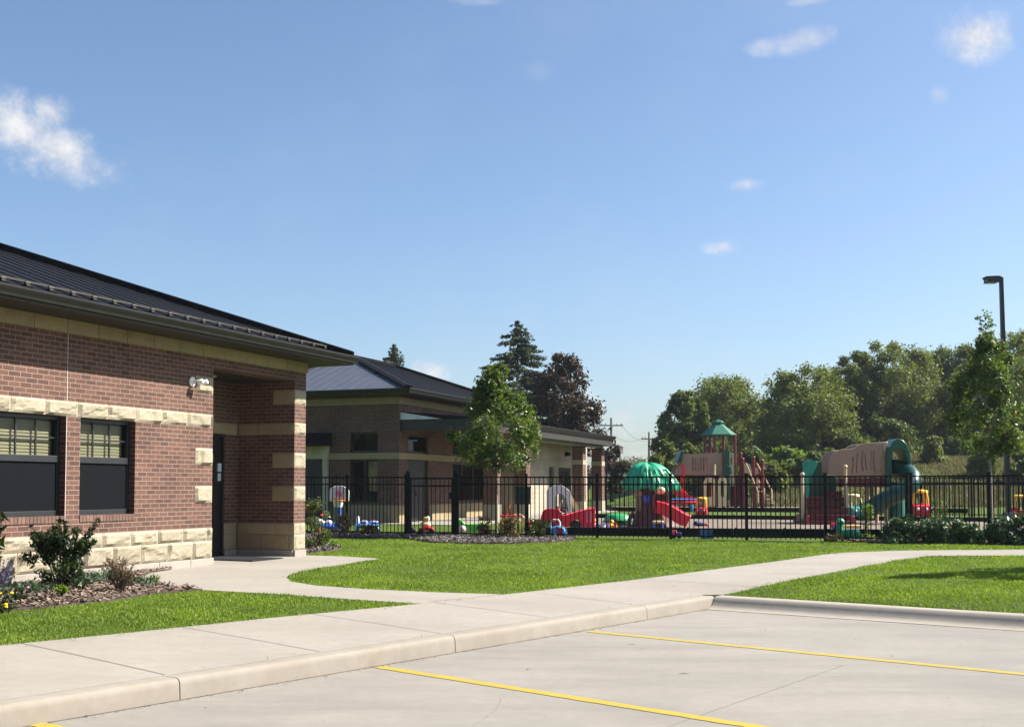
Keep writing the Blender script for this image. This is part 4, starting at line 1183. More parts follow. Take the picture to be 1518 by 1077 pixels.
tag(crown_obj('distant_wood', clump_cards([at(880 + i * 7 + R.uniform(-3, 3), 699 - 11 * math.exp(-((i - 9) / 4.5) ** 2) + R.uniform(-2, 3), 380 + R.uniform(0, 60)) for i in range(20)] + [at(880 + i * 7, 707, 390) for i in range(20)], [2.6] * 40, 9000, .9), L_WOOD, None),
    'hazy line of distant trees beyond the red roofed station', 'trees', kind='stuff')

cs_, rs_ = [], []  # unseen trees added behind and left of the camera to deepen the shade
for i in range(150):
    a = rad(R.uniform(118, 292)); d_ = R.uniform(34, 52); px, py = d_ * math.sin(a), d_ * math.cos(a)
    k_ = R.uniform(1.6, 3.0); cs_.append((px, py, R.uniform(.5, 11.5))); rs_.append(k_)
tag(crown_obj('sky_blocker_trees', clump_cards(cs_, rs_, 26000, .75), L_WOOD, None), 'unseen tree belt added behind the camera to block low sky light', 'trees', kind='stuff')

# shrubs
def shrub(name, label, loc, r, h, m, nl, leaf, stems=9, cat='shrub', group=None, clumps=20, cr=.34, long=1.2, bark=None, low=.12, flowers=None, spiky=0):
    t = thing(name, label, cat, loc, 0, group); mb = MB(); cs, rr = [], []
    for i in range(clumps):
        a = R.uniform(0, 6.283); f = R.uniform(low, 1); q = r * math.sqrt(max(.05, 1 - (f - .4) ** 2 * 1.6)) * R.uniform(.15, .85); k = cr * r * R.uniform(.6, 1.2)
        c = (q * math.cos(a), q * math.sin(a), max(.05, f * h - k * .6)); cs.append(c); rr.append(k)
        if i < stems + 6: mb.tube([(c[0] * .08, c[1] * .08, -.03), (c[0] * .5, c[1] * .5, c[2] * .6), c], [.012 + .006 * h, .008, .003], 5)
    for i in range(spiky):
        a = R.uniform(0, 6.283); q = r * R.uniform(.5, 1.0); zz = h * R.uniform(.55, 1.05)
        c0 = (q * .45 * math.cos(a), q * .45 * math.sin(a), zz * .55); c1 = (q * math.cos(a), q * math.sin(a), zz)
        mb.tube([c0, c1], [.006, .002], 5)
        for s in np.linspace(.3, 1, 6): cs.append(tuple(np.array(c0) * (1 - s) + np.array(c1) * s)); rr.append(leaf * .9)
    mb.build('stem', bark or M_BARK, t)
    crown_obj('foliage', clump_cards(cs, rr, nl, leaf, 0, .9, long, .1), m, t)
    if flowers:
        fm, n, fs = flowers
        for i in range(n):
            c = cs[R.randrange(len(cs))]; k = MB(); k.ell((c[0] + R.uniform(-.5, .5) * cr * r, c[1] - cr * r * .9, c[2] + R.uniform(-.3, .6) * cr * r), fs, fs, fs * .7, 8, 5); k.build('flower', fm, t, smooth=True)
    return t
M_REDF = mat('red_petal', (.65, .03, .035), .6); M_YELF = mat('yellow_petal', (.85, .50, .02), .6); M_PURF = mat('purple_petal', (.16, .09, .36), .7)
def gl(u, v, off=0): return ground(u, v, off)
shrub('shrub', 'large dark green shrub with pointed leaves in front of the windows', gl(90, 872), .45, .84, L_SHRUB, 4800, .040, 12, long=2.0, clumps=30, spiky=26, cr=.26)
shrub('shrub', 'glossy leafed shrub at the left picture edge in the window bed', ground(-34, 905), .30, .92, L_SHRUB, 700, .085, 8, long=1.6, spiky=9, low=.5)
shrub('dry_shrub', 'small dry brown twiggy shrub in the window bed', gl(178, 880), .20, .36, L_DRY, 900, .022, 14, long=1.8, spiky=14)
shrub('dry_shrub', 'faded yellow-brown twigs behind the small dry shrub', ground(172, 855), .26, .32, L_DRY, 200, .03, 12, long=1.6, spiky=10)
for (u, v, r, lab) in ((150, 862, .42, 'low blue-green spreading juniper between the two shrubs'), (205, 870, .26, 'low blue-green juniper beside the path edge'), (40, 880, .40, 'low grey-green ground cover left of the large shrub')):
    shrub('juniper', lab, gl(u, v), r, .13, L_JUN, 1500, .026, 4, clumps=26, cr=.25, long=2.4, low=.1)
shrub('flowering_plant', 'bright green hosta-like plant in front of the large shrub', gl(92, 886), .10, .15, L_LIME, 60, .06, 4, cat='plant')
shrub('flowering_plant', 'low green plant with one pink bloom beside the large shrub', gl(33, 894), .14, .2, L_SHRUB, 260, .035, 4, cat='plant', flowers=(P_PINK, 1, .018))
shrub('flowering_plant', 'yellow daisy-like flowers at the lower left corner of the bed', gl(8, 907), .13, .24, L_SHRUB, 240, .035, 5, cat='plant', flowers=(M_YELF, 9, .022))
# purple salvia spikes
t = thing('salvia', 'purple flower spikes of a salvia at the left edge', 'plant', gl(-6, 893)); mb = MB(); V = []
for i in range(17):
    a = R.uniform(0, 6.28); q = R.uniform(.02, .20); tip = (q * math.cos(a), q * math.sin(a), R.uniform(.30, .56))
    mb.tube([(tip[0] * .2, tip[1] * .2, 0), tip], [.004, .002], 5)
    V.append(clump_cards([tuple(np.array(tip) * np.array([.6 + .4 * s, .6 + .4 * s, .55 + .47 * s])) for s in np.linspace(0, 1, 7)], [.014] * 7, 60, .018))
mb.build('stem', M_SHR if 'M_SHR' in globals() else P_DGRN, t); crown_obj('flower_spike', np.concatenate(V), leaf_mat('salvia_petal', (.10, .06, .25), (.26, .16, .42), .3), t)
# strappy grass tuft
t = thing('grass_tuft', 'tuft of strappy grass at the rounded path end', 'plant', gl(228, 869)); V = []
for i in range(46):
    a = R.uniform(0, 6.28); L = R.uniform(.12, .24); o = R.uniform(.25, 1.0); b = np.array([.03 * math.cos(a), .03 * math.sin(a), 0]); dr = np.array([math.cos(a), math.sin(a), 0]); sd = np.array([-math.sin(a), math.cos(a), 0]) * .005
    m1 = b + dr * L * .4 * o + np.array([0, 0, L * .7]); tp = b + dr * L * o + np.array([0, 0, L * (.9 - .4 * o)])
    V += [b - sd, b + sd, m1 + sd, m1 - sd, m1 - sd, m1 + sd, tp + sd * .2, tp - sd * .2]
crown_obj('blades', np.array(V), L_LIME, t)
def fp(u, back=0.0):
    x = fu(u); return (x, fy(x) + back)
def atf(u, back=0.0):
    x, y = fp(u, back); return (x, y, float(zt(x, y)))
shrub('rose_bush', 'tall rose bush with one red bloom behind the brick corner pier', (at(468, 730, 24).x, 24.0, float(zt(-4, 24))), .42, 1.02, L_ROSEG, 2000, .045, flowers=(M_REDF, 3, .035), clumps=22)
for u, back, r, h, m, n, lab in ((512, -.35, .27, .62, L_ROSE, 700, 'reddish rose shrub below the toy basketball hoop'), (549, -.3, .33, .58, L_ROSE, 600, 'sparse red tipped shrub left of the gate'),
                                 (718, -.35, .25, .55, L_ROSE, 700, 'bronze leafed shrub left of the slim tree trunk'), (761, -.75, .42, .55, L_ROSE, 1400, 'bronze and green shrub right of the slim tree trunk'),
                                 (797, -.4, .36, .50, L_ROSEG, 1000, 'green shrub beside the white handled toy'), (1233, -.25, .30, .22, L_ROSE, 300, 'low straggly shrub left of the green caterpillar toy')):
    shrub('rose_shrub', lab, atf(u, back), r, h, m, n, .05, clumps=18, group='bronze shrubs along the fence')
for u, back, r, h, lab, m in ((1322, -.5, .52, .66, 'blue-green leafy shrub beside the caterpillar toy, left of the pair', L_BLUE), (1378, -.55, .55, .64, 'broad blue-green shrub in front of the yellow roofed toy car', L_BLUE), (1420, -.6, .34, .45, 'small green shrub filling the gap between the broad shrubs', L_BLUE),
                           (1472, -.5, .50, .64, 'green leafy shrub at the foot of the young tree', L_BLUE), (1515, -.6, .50, .68, 'big green shrub cut by the right picture edge', L_BLUE)):
    shrub('leafy_shrub', lab, atf(u, back), r, h, m, 2300, .075, clumps=22, group='leafy shrubs along the fence', cr=.36)
shrub('lime_bush', 'upright yellow-green bush in front of the spiral slide', atf(1290, .5), .28, .86, L_LIME, 600, .055, cat='shrub', clumps=14)
shrub('tall_weed', 'thin tall yellow-green stems beside the yellow roofed toy car', atf(1392, -.1), .25, 1.05, L_LIME, 120, .05, cat='plant', spiky=10, clumps=6)

# ------------------------------------------------------------------ playground
def gz(x, y): return float(zt(x, y))
def gxy(u, Y): return at(u, 700, Y).x
def base(u, Y, off=0.0):
    x = gxy(u, Y); return Vector((x, Y, gz(x, Y) + off))
# play surfaces and their black edging
def region(u0, u1, Y0, Y1): return [(gxy(u0, Y0), Y0), (gxy(u1, Y0), Y0 - .06 * (gxy(u1, Y0) - gxy(u0, Y0))), (gxy(u1, Y0) + 1.5, Y1 - .4), (gxy(u0, Y0) + .6, Y1)]
PLAY1 = [(.9, 31.2), (14.0, 28.6), (17.5, 38.5), (1.8, 43.3)]
PLAY2 = [(4.6, 53.6), (19.5, 50.6), (21, 58.5), (4.6, 60.8)]
sheet('play_surface', PLAY1, .06, M_SAND, .08, 1.2); sheet('play_surface', PLAY2, .06, M_SAND, .08, 1.2)
def edging(p0, p1, label):
    p0, p1 = Vector((*p0, 0)), Vector((*p1, 0)); L = (p1 - p0).length; n = max(1, round(L / 1.22))
    t = thing('edging_timber', label, 'edging', (p0.x, p0.y, gz(p0.x, p0.y)), 0, 'black edging round the play surfaces'); o = Vector(t.location)
    for i in range(n):
        a, b = p0.lerp(p1, i / n), p0.lerp(p1, (i + 1) / n); m = MB()
        a = Vector((a.x, a.y, gz(a.x, a.y) + .09)) - o; b = Vector((b.x, b.y, gz(b.x, b.y) + .09)) - o
        d = (b - a).normalized()
        m.bar(a + d * .001, b - d * .001, .10, .22); m.cyl(a + d * .06 + Vector((0, 0, .10)), a + d * .06 + Vector((0, 0, .13)), .04, None, 8)
        m.build('timber', M_TIMBER, t, bevel=.015)
for i, lab in enumerate(('front black edging just behind the long fence', 'right black edging of the near play surface', 'back black edging of the near play surface', 'left black edging of the near play surface')):
    edging(PLAY1[i], PLAY1[(i + 1) % 4], lab)
for i, lab in ((0, 'front black edging before the tall play tower'), (3, 'left black edging of the tower play surface')):
    edging(PLAY2[i], PLAY2[(i + 1) % 4], lab)

# --- toy cars with roof
def toy_car(label, loc, rz, sc, body=P_RED, roof=P_YEL, pillar=P_YEL):
    t = thing('toy_car', label, 'toy car', loc, rz, None, sc)     # local: x length, faces -x... y width
    pr = [(-.38, .12), (-.40, .28), (-.36, .40), (-.22, .46), (-.10, .44), (-.04, .36), (.12, .36), (.18, .46), (.34, .46), (.40, .34), (.39, .12), (.30, .10), (.29, .18), (.24, .22), (.17, .22), (.12, .18), (.11, .10), (-.12, .10), (-.13, .18), (-.18, .22), (-.25, .22), (-.30, .18), (-.31, .12)]
    MB().prism(pr, -.24, .24).build('body', body, t, True, .03, 3)
    r = MB()
    for sx, sy in ((-.20, -.19), (-.20, .19), (.28, -.19), (.28, .19)):
        r.tube([(sx, sy, .40), (sx * .92, sy * .98, .60), (sx * .66 + .02, sy * .80, .80)], [.034, .034, .045], 8)
    r.lathe([(.02, .885), (.16, .88), (.225, .85), (.24, .80), (.20, .775), (.02, .79)], (.04, 0, 0), 18, 0, None, 1.05, 1.0)
    r.build('roof', roof, t, True)
    for sx in (-.215, .205):
        for sy in (-.225, .225):
            w = MB().cyl((sx, sy - .035, .10), (sx, sy + .035, .10), .10, None, 16); o = w.build('wheel', P_BLK, t, True, .012)
    for sy in (-.12, .12): MB().ell((-.385, sy, .31), .03, .05, .05, 10, 6).build('headlight', M_WHITE, t, True)
    MB().cyl((-.06, 0, .40), (-.10, 0, .46), .085, .085, 14).build('steering_wheel', P_BLK, t, True)
    return t
toy_car('red toy car with yellow roof alone on the grass strip before the tower', base(1040, 45, 0), rad(75), .88)
toy_car('red toy car with yellow roof right of the spiral slide', base(1363, 41.0, .06), rad(80), 1.18)
toy_car('red toy car with yellow roof cut by the right picture edge', base(1515, 40, .05), rad(160), 1.0)
toy_car('teal toy truck with cream and orange roof under the climbing deck', base(1265, 40.6, .07), rad(100), 1.0, P_TEAL, P_CRM, P_CRM)

# --- tree shaped playhouse
t = thing('tree_playhouse', 'brown tree trunk playhouse with drooping green leaf roof and red slide', 'playhouse', base(965, 35.2, .07)); S = 1 / 49.7
def leafy(a, i, z): return 1 + .05 * math.sin(a * 5 + 1.2) + (.05 * math.sin(a * 27 + .5 * math.sin(i)) + .03 * math.sin(a * 13 + i * .4)) * min(1, i / 4)
rf = MB()
prof = [(.001, 1.88), (.26, 1.86), (.42, 1.80), (.51, 1.72), (.58, 1.63), (.66, 1.52), (.74, 1.40), (.80, 1.28), (.83, 1.18), (.82, 1.10), (.76, 1.12), (.60, 1.24), (.30, 1.32), (.001, 1.34)]
rf.lathe(prof, (0, 0, 0), 64, 0, leafy, 1.0, .8)
for q, (x_, y_, z_) in enumerate(rf.v):                   # lopsided crown with a ragged hem
    a = math.atan2(y_, x_); low = max(0, min(1, (1.62 - z_) / .4)) * (1 if z_ < 1.62 else 0)
    rf.v[q] = (x_ - .16 * max(0, z_ - 1.25), y_, z_ + low * (.05 * math.sin(a * 9) + .035 * math.sin(a * 23)) - .07 * max(0, x_) * (1 if z_ > 1.3 else .3) + .03 * math.sin(a * 6 + 1) * (z_ > 1.4))
for i in range(90):                                      # overlapping moulded leaf fronds
    a = R.uniform(0, 6.283); f = R.uniform(.15, .85); rr = .22 + .58 * f; zz = 1.86 - .62 * f ** 1.6
    p0 = Vector((rr * .92 * math.cos(a) - .05, rr * .76 * math.sin(a), zz + .02 - .06 * max(0, math.cos(a)))); p1 = Vector(((rr + .2) * math.cos(a + R.uniform(-.2, .2)), (rr + .2) * .8 * math.sin(a), zz - .20))
    rf.tube([p0, (p0 + p1) / 2 + Vector((0, 0, .055)), p1 + Vector((0, 0, -.04))], [.015, R.uniform(.028, .046), .006], 6)
rf.build('leaf_roof', P_JADE, t, True)
tk = MB()
def trunkr(a, i, z): return 1 + .10 * math.sin(a * 5 + 1) + .05 * math.sin(a * 11 + i * .6) + (.18 * max(0, math.sin(a * 4 + .5)) if i < 2 else 0)
tk.lathe([(.62, 0), (.54, .12), (.48, .35), (.45, .7), (.46, 1.0), (.52, 1.2), (.6, 1.34)], (.03, 0, 0), 40, 0, trunkr, 1, .85)
for dx in (-.52, -.40, -.30, -.21, -.70): tk.tube([(dx, -.30, 0), (dx * .97, -.34, .22 + .12 * (dx + .7)), (dx * .8, -.25, .42 + .2 * (dx + .7))], [.07, .065, .05], 10)
tk.build('trunk', P_BRN, t, True)
def arch_poly(cx, w, z0, z1, n=10):
    r = w / 2; zc = z1 - r
    return [(cx - r, z0)] + [(cx - r * math.cos(math.pi * k / n), zc + r * math.sin(math.pi * k / n)) for k in range(n + 1)] + [(cx + r, z0)]
dw = MB(); dw.prism(arch_poly(.20, .48, .40, 1.06), -.58, -.46, 'XZ', 0, [arch_poly(.20, .34, .41, .99)]); dw.build('door_frame', P_BRN, t, True)
MB().prism(arch_poly(.20, .335, .41, .985), -.545, -.535).build('doorway_dark', P_BLK, t)  # black panel paints the shade inside; the trunk is solid behind it
MB().ell((.20, -.58, 1.07), .17, .14, .12, 16, 8).build('door_hood', P_CRM, t, True)
sl = MB(); path = [(.06, -.66, .50), (.26, -.70, .47), (.48, -.76, .36), (.72, -.82, .20), (.95, -.86, .09)]
sl.sweep(path, [(-.27, .24), (-.21, .27), (-.17, .04), (.17, .04), (.21, .27), (.27, .24), (.25, -.10), (-.25, -.10)], 0, True); sl.build('slide', P_RED, t, True, .01)
mk = MB(); mk.ell((-.18, -.47, .80), .10, .05, .13, 12, 7); mk.ell((-.26, -.46, .88), .045, .04, .05, 8, 5); mk.ell((-.10, -.46, .88), .045, .04, .05, 8, 5); mk.build('blue_panel', P_BLUE, t, True)
for dx, dz in ((-.52, .95), (-.36, .98)): MB().lathe([(.05, 0), (.075, .01), (.075, .03), (.05, .04)], (0, 0, 0), 12).build('porthole', P_TAN, t).matrix_local = Matrix.Translation((dx, -.40, dz)) @ Matrix.Rotation(rad(90), 4, 'X')

# --- small toys round the playhouse
def blob_toy(name, label, loc, parts, cat='toy'):
    """parts: (part name, material, [(centre, radii)])"""
    t = thing(name, label, cat, loc)
    for nm, m, es in parts:
        k = MB()
        for c, r in es:
            if len(r) == 3: k.ell(c, *r, 12, 7)
            else: k.box(c[0] - r[0], c[0] + r[0], c[1] - r[1], c[1] + r[1], c[2] - r[2], c[2] + r[2])
        k.build(nm, m, t, True)
    return t
def box_toy(name, label, loc, boxes, cat='toy', rz=0, bevel=.02):
    t = thing(name, label, cat, loc, rz)
    for nm, m, bs_ in boxes:
        k = MB()
        for b in bs_: k.box(*b)
        k.build(nm, m, t, True, bevel, 2)
    return t
# domed green sandbox
t = thing('sandbox', 'green domed sandbox left of the tree playhouse', 'sandbox', base(916, 36.2, .06))
MB().lathe([(.001, .36), (.22, .35), (.36, .30), (.42, .20), (.44, .16)], (0, 0, 0), 28, 0, lambda a, i, z: 1 + .03 * math.sin(a * 6), 1.0, .9).build('lid', P_GRN, t, True)
MB().lathe([(.45, 0), (.47, .08), (.46, .155), (.40, .16)], (0, 0, 0), 28, 0, None, 1, .9).build('tub', P_DGRN, t, True)
for a in (3.5, 5.4): MB().ell((.47 * math.cos(a), .42 * math.sin(a), .06), .09, .09, .06, 10, 6).build('foot', P_GRN, t, True)
# red roadster toy with trailer shape
t = thing('ride_in_car', 'long red ride-in toy car with high square back by the porch columns', 'toy car', base(832, 33.8, .04))
pf = [(-.98, .10), (-1.0, .20), (-.60, .26), (-.52, .52), (-.40, .60), (-.08, .58), (.02, .42), (.10, .40), (.42, .50), (.92, .62), (.95, .60), (.93, .08), (.56, .08), (.54, .20), (.46, .28), (.34, .28), (.26, .20), (.24, .08), (-.20, .08), (-.22, .18), (-.30, .25), (-.42, .25), (-.50, .18), (-.52, .08)]
MB().prism(pf, -.34, .34).build('body', P_RED, t, True, .03, 3)
for cx in (-.36, .40):
    for sy in (-.30, .30): MB().cyl((cx, sy - .05, .13), (cx, sy + .05, .13), .13, None, 18).build('wheel', P_BLK, t, True, .015)
MB().prism([(-.12, .56), (.0, .82), (.04, .82), (-.06, .56)], -.26, .26).build('windscreen', P_CRM, t, True, .01)
MB().cyl((.02, -.10, .50), (.06, -.10, .56), .10, None, 14).build('steering_wheel', P_BLK, t, True)
MB().box(.80, .84, -.345, -.34, .2, .52).box(.70, .74, -.345, -.34, .2, .52).build('panel_strip', P_PINK, t)
# white arched climber
t = thing('arch_climber', 'white arched toddler climber behind the red ride-in car', 'climber', base(828, 36.4, .02))
for y in (-.3, .3): MB().prism([(-.36, 0)] + [(-.36 + .72 * (k / 12), .95 + .32 * math.sin(math.pi * (.15 + .75 * k / 12))) for k in range(13)] + [(.36, 0)], y - .035, y + .035, 'XZ', 0, [arch_poly(.04, .36, .25, 1.0)]).build('side_panel', M_WHITE, t, True, .015)
MB().sweep([(.30, 0, .9), (.55, 0, .5), (.9, 0, .12)], [(-.2, .1), (-.17, 0), (.17, 0), (.2, .1), (.2, -.04), (-.2, -.04)], 0, True).build('slide', P_CRM, t, True)
MB().box(-.30, .30, -.28, .28, .55, .60).build('deck', P_DGRN, t)
# green cabinet
t = thing('utility_box', 'dark green metal utility box behind the fence by the porch', 'utility box', base(775, 32.5, 0))
MB().box(-.21, .21, -.18, .18, .78, 1.23).build('cabinet', M_GRNBOX, t, bevel=.012); MB().box(-.23, .23, -.20, .20, 1.23, 1.26).build('lid', M_GRNBOX, t)
MB().box(-.16, -.10, -.05, .05, -.05, .78).box(.10, .16, -.05, .05, -.05, .78).build('leg', M_BLACK, t); MB().box(-.205, .205, -.185, -.18, .99, 1.0).build('door_seam', M_BLACK, t)
# basketball hoop
t = thing('toy_basketball_hoop', 'toy basketball hoop with rounded white backboard on blue post', 'toy hoop', base(503, 32.6, 0))
MB().prism([(-.27, .86), (.27, .86), (.28, 1.12), (.24, 1.22), (.10, 1.28), (-.10, 1.28), (-.24, 1.22), (-.28, 1.12)], -.02, .02).build('backboard', M_WHITE, t, True, .01)
MB().ell((0, -.03, 1.07), .10, .02, .10, 14, 8).build('emblem', P_PINK, t, True); MB().box(-.17, .17, -.035, -.021, .86, .92).build('trim', P_ORG, t)
hp = MB(); hp.tube([(.17 * math.cos(a), -.2 + .17 * math.sin(a), .88) for a in np.linspace(0, 6.283, 18)], .014, 6, caps=False); hp.build('rim', P_ORG, t, True)
MB().tube([(.15 * math.cos(a), -.2 + .15 * math.sin(a), .87 - .03 * (k % 2)) for k, a in enumerate(np.linspace(0, 6.283, 18))], .006, 4, caps=False).lathe([(.15, .86), (.11, .70), (.112, .70), (.155, .86)], (0, -.2, 0), 16).build('net', M_WHITE, t)
MB().tube([(0, .03, .05), (0, .03, .9)], [.065, .05], 12).build('post', P_BLUE, t, True); MB().lathe([(.30, 0), (.30, .06), (.2, .11), (.06, .13)], (0, .03, 0), 20).build('base', P_BLK, t, True)
# loungers / low ride-ons by the hoop
blob_toy('toy_train', 'dark blue low toy with white domes left of the hoop base', base(486, 33.4), [('body', P_BLUE, [((0, 0, .12), (.48, .2, .12)), ((.35, 0, .10), (.2, .2, .1))]), ('dome', M_WHITE, [((-.18, -.05, .26), (.12, .12, .09)), ((.05, -.05, .24), (.1, .1, .08)), ((.28, -.05, .2), (.1, .1, .07))])])
blob_toy('water_table', 'light blue low water table with purple lid right of the hoop', base(545, 33.6), [('tub', P_LBLU, [((0, 0, .16), (.36, .28, .09))]), ('leg', P_LBLU, [((-.28, 0, .06), (.06, .06, .08)), ((.28, 0, .06), (.06, .06, .08))]), ('lid', mat('lilac_plastic', (.35, .3, .7), .4), [((-.08, -.1, .26), (.12, .1, .05)), ((.2, -.1, .25), (.14, .1, .05))]), ('tower', M_WHITE, [((-.27, 0, .3), (.05, .05, .14))])])
# stacked ride-on figure by the gate
t = thing('ride_on_toy', 'red and yellow ride-on toy with cream seat inside the gate', 'ride-on toy', base(632, 31.6))
MB().prism([(-.20, .08), (.20, .08), (.20, .16), (.06, .20), (-.06, .20), (-.20, .15)], -.12, .12).build('body', P_RED, t, True, .02)
MB().ell((-.02, 0, .25), .15, .11, .08).build('seat', P_CRM, t, True); MB().prism([(-.10, .22), (.06, .22), (.02, .44), (-.05, .46), (-.10, .38)], -.06, .06).build('backrest', P_YEL, t, True, .02)
MB().ell((.04, 0, .40), .06, .06, .08).build('horn', M_WHITE, t, True)
for cx in (-.14, .14):
    for sy in (-.11, .11): MB().cyl((cx, sy - .025, .075), (cx, sy + .025, .075), .075, None, 14).build('wheel', P_BLK, t, True)
blob_toy('toy_ball', 'black toy ball on the grass left of the ride-on toy', base(612, 31.7), [('ball', P_BLK, [((0, 0, .09), (.09, .09, .09))])])
blob_toy('toy_ball', 'pale pink and white ball beside the lime rocker', base(686, 31.9), [('ball', mat('pale_pink', (.75, .5, .55), .4), [((0, 0, .11), (.11, .11, .11))])])
t = thing('rocker_toy', 'lime green low rocker toy right of the gate', 'rocker', base(699, 33.2))
for sy in (-.14, .14): MB().prism([(-.40, .10), (-.30, .02), (0, -.01), (.30, .02), (.40, .10), (.34, .30), (.2, .22), (-.18, .22), (-.32, .36), (-.40, .30)], sy - .03, sy + .03).build('rocker_side', P_LGRN, t, True, .012)
MB().box(-.2, .2, -.11, .11, .16, .21).build('seat', P_LGRN, t, True, .015)
# yellow and red play kitchen near the column
t = thing('activity_table', 'yellow activity table with red top near the porch column', 'toy table', base(753, 34.4))
MB().box(-.20, .20, -.18, .18, .10, .38).build('cabinet', P_YEL, t, True, .03); MB().box(-.23, .23, -.2, .2, .38, .43).build('top', P_RED, t, True, .015); MB().tube([(.0, 0, .43), (.02, 0, .62), (.07, 0, .75)], .02, 8).build('lamp_arm', P_ORG, t, True)
t = thing('tunnel_arch', 'pale tan toy arch beside the yellow activity table', 'toy arch', base(767, 34.8)); MB().prism(arch_poly(0, .52, 0, .46), -.16, .16, 'XZ', 0, [arch_poly(0, .34, .01, .34)]).build('arch', P_BEI, t, True, .02); MB().ell((0, -.165, .4), .04, .01, .03).build('badge', P_ORG, t)
blob_toy('toy_ball', 'small orange ball between the toy arch and the red ride-in car', base(781, 34), [('ball', P_ORG, [((0, 0, .16), (.08, .08, .08))]), ('stand', P_BLUE, [((0, 0, .05), (.1, .1, .05))])])
t = thing('toy_walker', 'white handled blue and red push toy at the foot of the fence', 'push toy', atf(826, .35)); MB().tube([(-.14, 0, .20), (-.15, 0, .36), (-.09, 0, .44), (.04, 0, .44), (.09, 0, .36), (.06, 0, .2)], .022, 8).build('handle', M_WHITE, t, True)
MB().prism([(-.17, .04), (.24, .04), (.20, .22), (.0, .30), (-.15, .22)], -.11, .11).build('body', P_LBLU, t, True, .02); MB().box(.02, .14, -.115, -.112, .10, .24).build('panel', P_RED, t); MB().prism([(.05, .23), (.21, .2), (.24, .05), (.27, .05), (.24, .24), (.08, .30)], -.08, .08).build('bumper', M_WHITE, t, True)
for cx in (-.11, .18):
    for sy in (-.11, .11): MB().cyl((cx, sy - .02, .05), (cx, sy + .02, .05), .05, None, 12).build('wheel', P_BLUE, t, True)
# duck, blocks, small table
blob_toy('toy_duck', 'yellow toy duck on the play surface left of the playhouse roots', base(904, 34.0, .06), [('body', P_YEL, [((0, 0, .08), (.11, .09, .08))]), ('head', P_YEL, [((.05, 0, .19), (.06, .06, .06))]), ('beak', P_ORG, [((.12, 0, .18), (.04, .03, .018))])])
blob_toy('toy_bear', 'yellow and pink soft toy beside the red ride-in car', base(881, 34.0, .06), [('body', P_PINK, [((0, 0, .08), (.07, .06, .09))]), ('head', P_YEL, [((0, 0, .21), (.06, .06, .06)), ((-.05, 0, .26), (.02, .02, .02)), ((.05, 0, .26), (.02, .02, .02))])])
for u, Y, m, lab in ((894, 33.2, M_WHITE, 'white toy bucket on the play surface front edge'), (899, 33.6, P_BLUE, 'blue toy bucket between the white bucket and the duck'), (911, 33.1, P_ORG, 'orange toy bucket right of the duck'), (889, 33.7, P_LBLU, 'light blue toy bucket left of the white bucket')):
    t = thing('toy_bucket', lab, 'bucket', base(u, Y, .06)); MB().lathe([(.05, 0), (.075, .13), (.068, .13), (.045, .01), (.001, .01)], (0, 0, 0), 16).build('pail', m, t, True); MB().tube([(-.07, 0, .13), (-.05, 0, .18), (.05, 0, .18), (.07, 0, .13)], .006, 5).build('handle', m, t)
t = thing('toy_table', 'small yellow toy table with blue legs before the red slide', 'toy table', base(975, 33.4, .06)); MB().box(-.15, .15, -.12, .12, .17, .24).build('top', P_CRM, t, True, .02)
for sx in (-.12, .12):
    for sy in (-.09, .09): MB().tube([(sx, sy, 0), (sx * .9, sy * .9, .18)], [.03, .025], 8).build('leg', P_BLUE, t, True)
t = thing('toy_truck', 'small red and blue toy truck on the grass inside the fence', 'toy truck', atf(1007, .7), 0); MB().box(-.11, .02, -.06, .06, .06, .20).build('cab', P_RED, t, True, .015); MB().box(.03, .13, -.06, .06, .06, .15).build('bed', P_BLUE, t, True, .01); MB().box(-.10, .0, -.062, -.061, .13, .18).build('window', P_PINK, t)
for cx in (-.06, .08):
    for sy in (-.06, .06): MB().cyl((cx, sy - .015, .04), (cx, sy + .015, .04), .04, None, 12).build('wheel', P_BLK, t)
t = thing('milk_crate', 'blue plastic crate on the grass inside the fence', 'crate', atf(1055, .8)); k = MB(); k.box(-.14, .14, -.11, -.10, 0, .04).box(-.14, .14, -.11, -.10, .16, .2).box(-.14, .14, .10, .11, 0, .2).box(-.14, -.13, -.1, .1, 0, .2).box(.13, .14, -.1, .1, 0, .2).box(-.13, .13, -.1, .1, .0, .01)
for i in range(8): k.box(-.14 + .038 * i, -.128 + .038 * i, -.108, -.102, .04, .16)
k.build('crate_shell', mat('steel_blue', (.04, .16, .30), .5), t)
blob_toy('toy_boat', 'dark navy low toy lying on the play surface', base(1037, 35.5, .06), [('hull', mat('navy_plastic', (.02, .03, .12), .4), [((0, 0, .06), (.22, .12, .06)), ((-.1, 0, .1), (.08, .08, .06))])])
blob_toy('toy_ball', 'small red ball right of the navy toy', base(1047, 35.3, .06), [('ball', P_RED, [((0, 0, .05), (.05, .05, .05))])])
